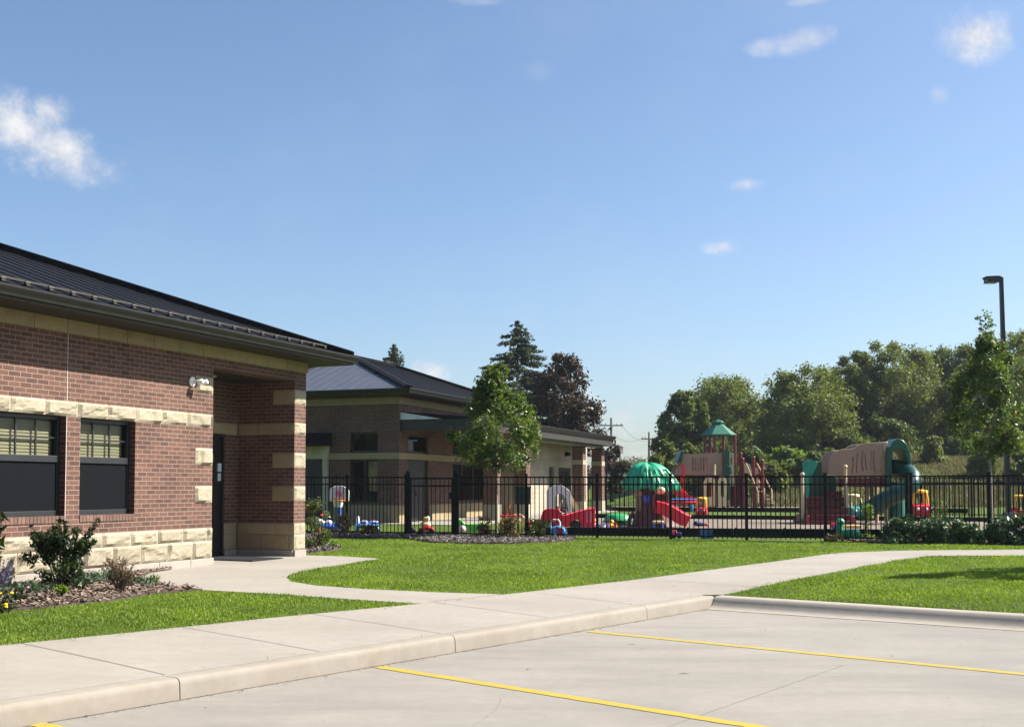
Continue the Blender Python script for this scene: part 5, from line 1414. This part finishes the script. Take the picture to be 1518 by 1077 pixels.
# caterpillar
t = thing('caterpillar_toy', 'green ridged caterpillar crawl toy at the fence beside the shrubs', 'ride-on toy', atf(1262, .40))
k = MB(); pts = [(-.20 + .012 * i, 0, .15 + .0 * i) for i in range(0, 34)]
k.tube(pts, [.12 + .014 * math.sin(i * 1.3) for i in range(34)], 14); k.ell((.22, 0, .15), .09, .12, .12); k.tube([(-.17, 0, .12), (-.20, 0, .28), (-.17, 0, .40)], [.10, .09, .085], 12); k.build('body', P_JADE, t, True)
MB().ell((-.16, 0, .44), .10, .10, .09).build('head', P_GRN, t, True); MB().ell((.30, 0, .16), .03, .05, .05).build('tail', P_LBLU, t, True)
for sx in (-.12, .12): MB().ell((sx, -.08, .04), .06, .05, .05, 10, 6).build('foot', P_DGRN, t, True)
MB().ell((-.20, -.085, .46), .018, .018, .022, 8, 5).ell((-.12, -.085, .46), .018, .018, .022, 8, 5).build('eye', M_WHITE, t)
box_toy('toy_truck', 'red toy truck with white cab at the foot of the maroon steps', base(1238, 33.8, .06), [('body', P_RED, [(-.16, .08, -.08, .08, .04, .16)]), ('cab', M_WHITE, [(.08, .18, -.08, .08, .04, .22)]), ('wheel', P_BLUE, [(-.12, -.04, -.09, .09, 0, .08), (.06, .14, -.09, .09, 0, .08)])])
box_toy('sand_tray', 'low yellow toy tray between the steps and the shrubs', base(1258, 34.2, .06), [('tray', P_YEL, [(-.30, .30, -.14, .14, 0, .07)]), ('rim', P_CRM, [(-.32, .32, -.16, -.14, .05, .09), (-.32, .32, .14, .16, .05, .09)])])

# --- tall play tower with hexagonal green roof
t = thing('play_tower', 'tall playground tower with green hipped roof, tan bridge panels and maroon posts', 'play structure', base(1070, 56, .06)); K = 31.3
def X(u): return (u - 1070) / K
def Z(v): return (755.5 - v) / K
k = MB(); k.lathe([(.86, Z(647)), (.88, Z(645.5)), (.24, Z(630)), (.16, Z(629))], (X(1068.5), .55, 0), 6, 0, None, 1, 1); k.lathe([(.14, Z(630)), (.14, Z(627)), (.27, Z(627)), (.22, Z(625)), (.02, Z(622.5))], (X(1068.5), .55, 0), 6); k.build('roof', P_DGRN if False else mat('roof_green_plastic', (.010, .115, .068), .5), t)
for u, y in ((1048, .55), (1059.5, -.05), (1079, 1.15), (1089.5, -.05), (1059, 1.2)): MB().cyl((X(u), y, -.1), (X(u), y, Z(646)), .07, None, 12).build('post', P_STEEL, t, True)
MB().box(X(1000), X(1135), -.05, 1.15, Z(709), Z(705)).build('deck', P_MAR, t)
slots = [[(X(a), Z(700)), (X(a + 2.2), Z(700)), (X(a + 2.2), Z(680)), (X(a), Z(680))] for a in (1025.5, 1029.5, 1033.5, 1037.5, 1041.5, 1045.8)]
for y in (-.10, 1.20): MB().prism([(X(999), Z(706)), (X(1070), Z(706)), (X(1070), Z(672.5)), (X(1012), Z(675)), (X(1010), Z(689)), (X(1001), Z(698))], y - .03, y + .03, 'XZ', 0, slots).build('bridge_panel', P_TAN, t, True)
MB().prism([(X(1003), Z(687)), (X(1010), Z(687)), (X(1012), Z(672)), (X(1010), Z(669)), (X(1007), Z(677))], -.2, 1.3).build('slide_hood', P_DGRN, t, True)
k = MB(); k.prism([(X(1071), Z(740)), (X(1080), Z(740)), (X(1079.5), Z(670)), (X(1076), Z(667)), (X(1072), Z(669))], -.32, -.14); k.tube([(X(1075), -.30, Z(693)), (X(1081), -.36, Z(695)), (X(1082), -.36, Z(702)), (X(1076), -.30, Z(706))], .05, 8); k.build('climber', P_DGRN, t, True)
MB().prism([(X(1079.5), Z(722)), (X(1088), Z(722)), (X(1088), Z(672.5)), (X(1079.5), Z(672.5))], -.10, -.05, 'XZ', 0, [[(X(1082.5), Z(690)), (X(1085), Z(690)), (X(1085), Z(680)), (X(1082.5), Z(680))]]).build('guard_panel', P_BEI, t, True)
for u0, u1, zt_ in ((1040, 1057.5, 709), (1061, 1074, 707)):
    MB().prism([(X(u0), Z(752)), (X(u1), Z(752)), (X(u1), Z(zt_ + 4)), (X(u1 - 4), Z(zt_)), (X(u0 + 5), Z(zt_)), (X(u0), Z(zt_ + 8))], -.45, -.38, 'XZ', 0, [[(X(u0 + 4.5), Z(738)), (X(u1 - 3.5), Z(738)), (X(u1 - 3.5), Z(zt_ + 8)), (X(u0 + 5), Z(zt_ + 8))]]).build('play_panel', P_CRM, t, True, .01)
MB().tube([(X(1057), -.42, Z(706)), (X(1057.5), -.42, Z(690))], [.06, .05], 8).build('panel_post', P_CRM, t, True)
for u, y, v in ((1101, -.05, 683), (1105, 1.1, 674), (1117, -.05, 680.5), (1130, -.05, 685.5)):
    MB().cyl((X(u), y, -.1), (X(u), y, Z(v)), .07, None, 12).ell((X(u), y, Z(v - .6)), .085, .085, .07, 10, 6).build('stair_post', P_STEEL, t, True)
MB().prism([(X(1090), Z(692)), (X(1102), Z(690)), (X(1103), Z(680)), (X(1097), Z(675)), (X(1090), Z(675))], 1.08, 1.14).build('guard_panel', P_BRN, t, True)
MB().prism([(X(1103), Z(707)), (X(1115), Z(707)), (X(1112), Z(692)), (X(1107), Z(687)), (X(1103), Z(690))], 0, .06).build('guard_panel', P_BEI, t, True); MB().prism([(X(1119), Z(722)), (X(1128), Z(722)), (X(1127), Z(696)), (X(1120), Z(692))], .5, .56).build('guard_panel', P_BEI, t, True)
for (u0, v0), (u1, v1), y in (((1104, 689), (1121, 731), -.35), ((1110, 690), (1131, 733), 0), ((1126, 688), (1148, 729), .6), ((1128, 710), (1140, 728), 1.0)): MB().tube([(X(u0), y, Z(v0)), (X(u1), y, Z(v1)), (X(u1), y, Z(v1 + 16))], .035, 8).build('handrail', P_BEI, t, True)
k = MB()
for i in range(6): k.box(X(1112 + 6 * i), X(1119 + 6 * i), -.3, .9, Z(717 + 6 * i + 2), Z(717 + 6 * i))
k.build('step', P_BEI, t, True)
k = MB(); pts = []
for i in range(14):
    a = rad(60 + 250 * i / 13); pts.append((X(1014) + .42 * math.cos(a) * 1.2, .2 + .55 * math.sin(a) - .5, Z(706) - (1.35) * i / 13))
k.sweep(pts, [(-.24, .22), (-.20, 0), (.20, 0), (.24, .22), (.22, -.05), (-.22, -.05)], 0, True); k.build('spiral_slide', P_RED, t, True); MB().cyl((X(1012), -.3, 0), (X(1012), -.3, Z(690)), .06).build('slide_post', P_RED, t, True)
MB().box(X(1085), X(1100), .3, .5, Z(752), Z(708)).box(X(1036), X(1040), .6, .7, Z(752), Z(708)).build('under_panel', P_MAR, t)
blob_toy('picnic_table', 'low blue and red toy table left of the tower slide', base(1012, 52.5, 0), [('top', P_BLUE, [((0, 0, .55), (.75, .4, .05))]), ('bench', P_RED, [((0, -.3, .42), (.75, .12, .07))]), ('leg', P_LBLU, [((-.4, 0, .25), (.1, .2, .27)), ((.4, 0, .25), (.1, .2, .27))])], 'toy table')

# --- big climber with steps, tan walls and hooded spiral slide
t = thing('climbing_set', 'large plastic climbing set with maroon steps, tan slotted wall and green hooded spiral slide', 'play structure', base(1260, 38, .06)); K = 46.0
def X(u): return (u - 1260) / K
def Z(v): return (775.0 - v) / K
def wavy(u, v0, v1, w, ph):
    n = 7; L = [(X(u + .9 * math.sin(ph + 2.6 * i / n * 2)), Z(v0 + (v1 - v0) * i / n)) for i in range(n + 1)]
    return L + [(a + w / K, b) for a, b in reversed(L)]
sl_ = [wavy(1256.5, 678, 703, 2.4, 0), wavy(1263, 673, 701, 1.8, 1), wavy(1270.5, 670, 699, 2.6, 2), wavy(1276, 672, 698, 1.3, 3), wavy(1283, 669.5, 697, 1.8, .5), wavy(1288, 669.5, 701, 2.0, 2.4), wavy(1297, 669.5, 700, 1.8, 1.3)]
outline = [(1222, 703), (1222.5, 689), (1225.5, 679), (1231, 672), (1238, 668), (1245, 666.5), (1256, 667), (1262, 664.5), (1267, 660.5), (1273, 658.2), (1290, 657.5), (1308, 656.5), (1308.5, 707), (1246, 707)]
MB().prism([(X(a), Z(b)) for a, b in outline], -.50, -.42, 'XZ', 0, sl_).build('wall_panel', P_TAN, t, True, .015, 2)
MB().prism([(X(a), Z(b)) for a, b in outline], .62, .70, 'XZ', 0, [wavy(1262, 672, 700, 5, 0), wavy(1280, 668, 700, 5, 2), wavy(1296, 668, 700, 4, 1)]).build('wall_panel', P_TAN, t, True, .015, 2)
MB().prism([(X(1303), Z(670)), (X(1303.5), Z(657)), (X(1309), Z(655.5)), (X(1310), Z(670))], -.53, -.40).build('corner_cap', P_BEI, t, True, .02)
MB().prism([(X(1312), Z(706)), (X(1328), Z(706)), (X(1328), Z(664)), (X(1312), Z(664))], .3, .36, 'XZ', 0, [wavy(1314, 670, 704, 1.8, 0), wavy(1320.5, 669, 704, 1.8, 2)]).build('wall_panel', P_TAN, t, True)
MB().box(X(1320), X(1331), .5, .6, Z(680), Z(656)).build('corner_cap', P_BEI, t, True, .02)
k = MB()                                                        # hood over the slide mouth: a quarter barrel
pts = [(1309, 706), (1309.5, 676), (1311, 664), (1315, 656), (1322, 651.5), (1330, 654), (1336, 661), (1340, 672), (1342, 690), (1342, 716)]
inn = [(1337, 716), (1337, 690), (1334, 676), (1329, 668), (1322, 665), (1316, 668), (1313.5, 678), (1313, 706)]
k.prism([(X(a), Z(b)) for a, b in pts + inn], -.62, .25); k.build('slide_hood', P_DGRN if False else mat('hood_green', (.009, .10, .055), .35), t, True, .02)
MB().prism([(X(1304.5), Z(722)), (X(1312), Z(722)), (X(1312), Z(664)), (X(1306), Z(664))], -.64, -.55).build('hood_post', P_DGRN, t, True, .01)
k = MB(); ctl = [Vector((X(u), y, Z(v))) for u, v, y in ((1322, 692, .1), (1333, 697, -.35), (1339, 706, -.75), (1336, 716, -1.0), (1324, 725, -1.12), (1308, 734, -1.12), (1292, 743, -1.05), (1280, 751, -.98), (1272, 756, -.95))]
pts = []
for i in range(len(ctl) - 1):
    p0, p1, p2, p3 = ctl[max(i - 1, 0)], ctl[i], ctl[i + 1], ctl[min(i + 2, len(ctl) - 1)]
    for q in range(5):
        f = q / 5; pts.append(.5 * ((2 * p1) + (p2 - p0) * f + (2 * p0 - 5 * p1 + 4 * p2 - p3) * f * f + (3 * p1 - p0 - 3 * p2 + p3) * f ** 3))
pts.append(ctl[-1])
k.tube(pts, [.27 + (.012 if i % 8 == 0 else 0) for i in range(len(pts))], 20)
k.build('spiral_slide', mat('slide_teal', (.006, .055, .044), .34), t, True)
dm = (ctl[-1] - ctl[-2]).normalized(); k = MB().cyl(ctl[-1] - dm * .02, ctl[-1] + dm * .12, .285, .31, 24); k.build('slide_mouth', P_DGRN, t, True); MB().cyl(ctl[-1] + dm * .121, ctl[-1] + dm * .126, .275, .275, 24).build('mouth_dark', P_BLK, t)  # black disc paints the dark inside of the closed tube
MB().tube([(X(1324), -.30, 0), (X(1324), -.30, Z(716))], [.30, .24], 18).build('slide_column', mat('column_green', (.014, .13, .085), .4), t, True)
for u, y, v0, v1 in ((1181, -.75, 768, 704), (1243.5, -.75, 765, 693)): MB().tube([(X(u), y, Z(v0)), (X(u), y, Z(v1))], [.055, .05], 10).ell((X(u), y, Z(v1)), .075, .075, .07, 10, 6).build('hand_post', P_BEI, t, True)
k = MB(); k.prism([(X(1187), Z(738)), (X(1183), Z(690)), (X(1184), Z(684)), (X(1203), Z(684)), (X(1204), Z(690)), (X(1196), Z(706)), (X(1190), Z(738))], -.66, -.58)
k.box(X(1186), X(1200), -.668, -.66, Z(691), Z(690)).box(X(1186.5), X(1198), -.668, -.66, Z(698), Z(697)); k.build('side_panel', mat('panel_teal', (.02, .27, .19), .4), t, True, .01)
MB().prism([(X(1191), Z(738)), (X(1197), Z(706)), (X(1204), Z(690)), (X(1206), Z(684)), (X(1214), Z(686)), (X(1222), Z(683)), (X(1223), Z(703)), (X(1243), Z(705)), (X(1243), Z(738))], .28, .36, 'XZ', 0, [[(X(1204), Z(715)), (X(1205), Z(715)), (X(1205), Z(695)), (X(1204), Z(695))]]).build('side_panel', P_DGRN, t, True, .01)
k = MB()
for i, (a, b, v0, v1, y0, y1) in enumerate(((1178, 1248, 781, 771, -1.35, .3), (1183, 1247, 770.5, 762, -1.1, .3), (1187, 1246, 761.5, 752, -.85, .3), (1189, 1246, 751.5, 744, -.62, .3), (1190, 1246, 743.5, 736.5, -.40, .3), (1225, 1246, 736, 728, -.2, .3))):
    k.box(X(a), X(b), y0, y1, Z(v0), Z(v1) - .025); k.box(X(a) - .015, X(b) + .015, y0 - .03, y1, Z(v1) - .022, Z(v1))
k.build('step', P_MAR, t, True, .012)
for a, b in ((1178, 1184), (1240, 1248)): MB().box(X(a), X(b), -1.42, -1.39, Z(776), Z(763)).build('step_bracket', mat('pink_red', (.30, .04, .05), .5), t, True, .02)
MB().box(X(1246), X(1310), -.45, .7, Z(722), Z(709)).build('deck', P_MAR, t, True, .02)
for u, y in ((1248, -.45), (1293, .5), (1306, -.45), (1308, .66)): MB().tube([(X(u), y, 0), (X(u), y, Z(722))], .06, 10).build('leg', P_BEI, t, True)

# ------------------------------------------------------------------ lamp post, poles, far things
p = base(1494, 40); top = at(1484, 411, 40)
t = thing('lamp_post', 'tall dark lamp post with a single boxy head above the young tree', 'lamp post', p); hh = top.z - p.z; dx = top.x - p.x
MB().tube([(0, 0, 0), (dx * .5, 0, hh * .5), (dx, 0, hh)], [.105, .095, .08], 4).build('pole', M_LAMP, t)
MB().lathe([(.22, 0), (.22, .35), (.16, .4)], (0, 0, -.05), 16).build('pole_base', M_WALK, t)
hd = MB(); hd.prism([(-.58, .01), (-.52, -.10 + .02), (-.52, -.13 - .06), (-.56, -.19), (-.14, -.19), (-.05, -.12), (-.05, 0.0), (-.16, .03)], -.20, .20)
hd.v = [(x_ + dx, y_, z_ + hh) for x_, y_, z_ in hd.v]; hd.build('lamp_head', M_LAMP, t, False, .01)
MB().box(dx - .5, dx - .2, -.15, .15, hh - .20, hh - .191).build('lens', mat('lamp_lens', (.35, .35, .33), .3), t)
POLE = {}
for nm, u, v, Y, arm, lab in (('A', 906, 619, 150, 3.4, 'tallest utility pole with cross arm above the porch end'), ('B', 962, 640, 165, 2.4, 'dark utility pole behind the tree playhouse roof'), ('C', 919, 660, 190, 0, 'short plain pole right of the tallest pole'), ('D', 911.5, 664, 210, 0, 'thin pale pole between the tallest pole and the short one')):
    q = at(u, v, Y); z0 = gz(q.x, Y); t = thing('utility_pole', lab, 'utility pole', (q.x, Y, z0), 0, 'utility poles beyond the playground'); h = q.z - z0
    MB().tube([(0, 0, 0), (0, 0, h)], [.20 if arm else .16, .13], 8).build('pole', M_POLE, t); POLE[nm] = (q, h)
    if arm:
        a = MB(); a.box(-arm / 2 * .9, arm / 2 * .9, -.06, .06, h - 1.05, h - .9); a.build('crossarm', M_POLE, t)
        a = MB()
        for s in (-.45, -.25, .25, .45): a.cyl((arm * s * .85, 0, h - .9), (arm * s * .85, 0, h - .7), .05, None, 6)
        a.build('insulator', M_GREYM, t)
def wire(a, b, sag, label):
    a, b = Vector(a), Vector(b); pts = [a.lerp(b, i / 16) - Vector((0, 0, 4 * sag * (i / 16) * (1 - i / 16))) for i in range(17)]
    tag(MB().tube(pts, .016, 4).build('overhead_wire', M_BLACK), label, 'wire', 'wires between the utility poles')
pa, pb = POLE['A'][0], POLE['B'][0]
far = at(1080, 655, 210)
for dxx, dz, s, lab in ((-1.2, -.8, 1.3, 'top wire sagging between the cross armed poles'), (1.2, -.8, 1.2, 'second wire sagging between the cross armed poles'), (0, -3.8, 1.6, 'lower cable sagging between the cross armed poles')):
    wire(pa + Vector((dxx, 0, dz)), pb + Vector((dxx * .7, 0, dz * .9)), s, lab)
    wire(pb + Vector((dxx * .7, 0, dz * .9)), far + Vector((dxx * .6, 0, dz)), s, lab.replace('between the cross armed poles', 'from the second pole towards the wood'))
q = at(922, 703, 230); z0 = gz(q.x, 230)
t = thing('station_canopy', 'distant low building with white and red striped roof edge', 'building', (q.x, 230, z0))
w0, w1 = at(888, 700, 230).x - q.x, at(948, 700, 230).x - q.x; zt0 = at(900, 690, 230).z - z0
MB().box(w0, w1, 0, 12, 0, zt0 - 1.5).build('wall', mat('pale_wall', (.55, .53, .52), .8), t); MB().box(w0 - .4, w1 + .4, -.5, 12, zt0 - .65, zt0).build('roof', M_WHITE, t); MB().box(w0 - .4, w1 + .4, -.55, -.01, zt0 - 1.45, zt0 - .65).build('fascia', mat('red_fascia', (.55, .05, .04), .6), t)
for k_ in range(5): MB().box(w0 + 1 + k_ * 1.6, w0 + 2 + k_ * 1.6, -.03, 0, .8, 1.8).build('window', M_FRAME, t)

# things standing on the sill inside the first window
def inside(x, y, z): return b1.matrix_basis @ Vector((x, y, z))
bpy.context.view_layer.update()
for i, (dx, w, h, m, lab) in enumerate(((-4.30, .10, .20, P_RED, 'small red box on the sill inside the left window'), (-4.17, .11, .19, P_CRM, 'small cream box beside the red box inside the left window'), (-3.98, .16, .12, M_WHITE, 'low pale box right of the cream box inside the left window'))):
    t = thing('box', lab, 'box', b1.matrix_world @ Vector((dx, .34, .90)), b1.rotation_euler[2]); MB().box(-w / 2, w / 2, -.05, .05, 0, h).build('carton', m, t, bevel=.004); MB().box(-w / 2 - .004, w / 2 + .004, -.054, .054, h - .03, h + .004).build('lid', m, t)
MB().box(-7.0, -1.6, .305, .55, .80, .895).build('inner_sill', M_ROOM, b1)

# ------------------------------------------------------------------ thin summer haze
hm = bpy.data.materials.new('haze_air'); hm.use_nodes = True; hn = hm.node_tree; hn.nodes.remove(hn.nodes['Principled BSDF'])
pv = hn.nodes.new('ShaderNodeVolumePrincipled'); pv.inputs['Density'].default_value = .00020; pv.inputs['Color'].default_value = (.80, .88, 1, 1); pv.inputs['Anisotropy'].default_value = .2
hn.links.new(pv.outputs[0], hn.nodes['Material Output'].inputs['Volume'])
tag(MB().box(-2000, 2000, -2000, 2000, -1.5, 16).build('haze', hm), 'thin blue summer haze', 'haze', kind='stuff')

# ------------------------------------------------------------------ sky, sun, camera
AZ, EL = rad(79), rad(43)
w = bpy.data.worlds.new('World'); scene.world = w; w.use_nodes = True; nt = w.node_tree
bg = nt.nodes['Background']; SKY = .067
sky = nt.nodes.new('ShaderNodeTexSky'); sky.sky_type = 'NISHITA'; sky.sun_disc = False; sky.sun_elevation = EL; sky.sun_rotation = AZ
sky.air_density = 1.0; sky.dust_density = 1.5; sky.ozone_density = 4.0; sky.altitude = 200
tc = nt.nodes.new('ShaderNodeTexCoord'); D = tc.outputs['Generated']
def math_(op, *a):
    n = nt.nodes.new('ShaderNodeMath'); n.operation = op
    for i, x_ in enumerate(a):
        if hasattr(x_, 'node'): nt.links.new(x_, n.inputs[i])
        else: n.inputs[i].default_value = x_
    return n.outputs[0]
def dot_(v):
    n = nt.nodes.new('ShaderNodeVectorMath'); n.operation = 'DOT_PRODUCT'; nt.links.new(D, n.inputs[0]); n.inputs[1].default_value = v
    return n.outputs['Value']
def wn(scale, detail, rough=.6):
    n = nt.nodes.new('ShaderNodeTexNoise'); n.inputs['Scale'].default_value = scale; n.inputs['Detail'].default_value = detail; n.inputs['Roughness'].default_value = rough
    nt.links.new(D, n.inputs['Vector']); return n.outputs['Fac']
nA, nB, nC = wn(16, 9, .62), wn(48, 8, .65), wn(5, 6, .6)
mask = None
for u, v, ru, rv, tilt, op in ((15, 185, 92, 56, -20, .92), (72, 165, 34, 28, 0, .8), (98, 228, 92, 38, -22, .85), (1446, 48, 58, 42, -15, .85), (1186, 60, 56, 20, 8, .45), (1135, 70, 34, 17, 0, .4), (1108, 274, 34, 13, 0, .45), (1070, 367, 42, 15, 0, .6), (640, 551, 34, 22, -20, .65), (872, 583, 24, 16, -20, .4), (928, 622, 26, 34, 0, .35), (945, 672, 40, 10, 0, .3), (1392, 140, 14, 14, 0, .25), (800, 105, 34, 24, 0, .14), (1195, 2, 40, 8, 0, .3), (720, 2, 60, 8, 0, .2)):
    c = ray(u, v).normalized(); right = Vector((c.y, -c.x, 0)).normalized(); up = right.cross(c)
    ca, sa = math.cos(rad(tilt)), math.sin(rad(tilt)); e1 = right * ca + up * sa; e2 = up * ca - right * sa
    cc = math_('MAXIMUM', dot_(c), .05)
    x_ = math_('DIVIDE', math_('DIVIDE', dot_(e1), cc), ru / FPX); y_ = math_('DIVIDE', math_('DIVIDE', dot_(e2), cc), rv / FPX)
    r2 = math_('SQRT', math_('ADD', math_('MULTIPLY', x_, x_), math_('MULTIPLY', y_, y_)))
    front = math_('GREATER_THAN', dot_(c), .3)
    dens = math_('ADD', math_('SUBTRACT', 1.0, r2), math_('ADD', math_('MULTIPLY', math_('SUBTRACT', nA, .5), 1.9), math_('MULTIPLY', math_('SUBTRACT', nB, .5), 1.0)))
    mr = nt.nodes.new('ShaderNodeMapRange'); mr.interpolation_type = 'SMOOTHSTEP'; nt.links.new(dens, mr.inputs['Value'])
    mr.inputs['From Min'].default_value = .0; mr.inputs['From Max'].default_value = 1.1; mr.inputs['To Max'].default_value = min(1, op * 1.15)
    mk_ = math_('MULTIPLY', mr.outputs[0], front)
    mask = mk_ if mask is None else math_('MAXIMUM', mask, mk_)
# faint high haze streaks
mr = nt.nodes.new('ShaderNodeMapRange'); nt.links.new(nC, mr.inputs['Value']); mr.inputs['From Min'].default_value = .5; mr.inputs['From Max'].default_value = .9; mr.inputs['To Max'].default_value = .12
mask = math_('MAXIMUM', mask, mr.outputs[0])
CLOUD = .36 / SKY
mx = nt.nodes.new('ShaderNodeMix'); mx.data_type = 'RGBA'; nt.links.new(mask, mx.inputs[0]); nt.links.new(sky.outputs[0], mx.inputs[6]); cr_ = nt.nodes.new('ShaderNodeValToRGB'); cr_.color_ramp.elements[0].position = .36; cr_.color_ramp.elements[1].position = .62
cr_.color_ramp.elements[0].color = (CLOUD * .74, CLOUD * .78, CLOUD * .87, 1); cr_.color_ramp.elements[1].color = (CLOUD, CLOUD, CLOUD * 1.02, 1)
nt.links.new(nB, cr_.inputs[0]); nt.links.new(cr_.outputs[0], mx.inputs[7])
nt.links.new(mx.outputs[2], bg.inputs[0]); bg.inputs[1].default_value = SKY

sd = bpy.data.lights.new('sun', 'SUN'); sd.energy = 5.0; sd.angle = rad(.53); sd.color = (1, .94, .85)
so_ = bpy.data.objects.new('sun', sd); COL.objects.link(so_)
sdir = Vector((math.sin(AZ) * math.cos(EL), math.cos(AZ) * math.cos(EL), math.sin(EL)))
so_.rotation_euler = sdir.to_track_quat('Z', 'Y').to_euler(); so_.location = (30, 0, 30)

cd = bpy.data.cameras.new('camera'); cam = bpy.data.objects.new('camera', cd); COL.objects.link(cam)
cam.location = (0, 0, EYE); cam.rotation_euler = (rad(90) + PITCH, 0, 0)
cd.sensor_width = 36; cd.sensor_fit = 'HORIZONTAL'; cd.lens = FPX / 1518 * 36
cd.shift_y = (V0 - 538.5) / 1518; cd.clip_end = 5000; cd.clip_start = .1
scene.camera = cam
vs_ = scene.view_settings; vs_.view_transform = 'Standard'; vs_.look = 'None'; vs_.exposure = 1.36; vs_.gamma = 1
scene.cycles.max_bounces = 6; scene.cycles.volume_bounces = 0; scene.cycles.transparent_max_bounces = 12; scene.cycles.caustics_reflective = False; scene.cycles.caustics_refractive = False
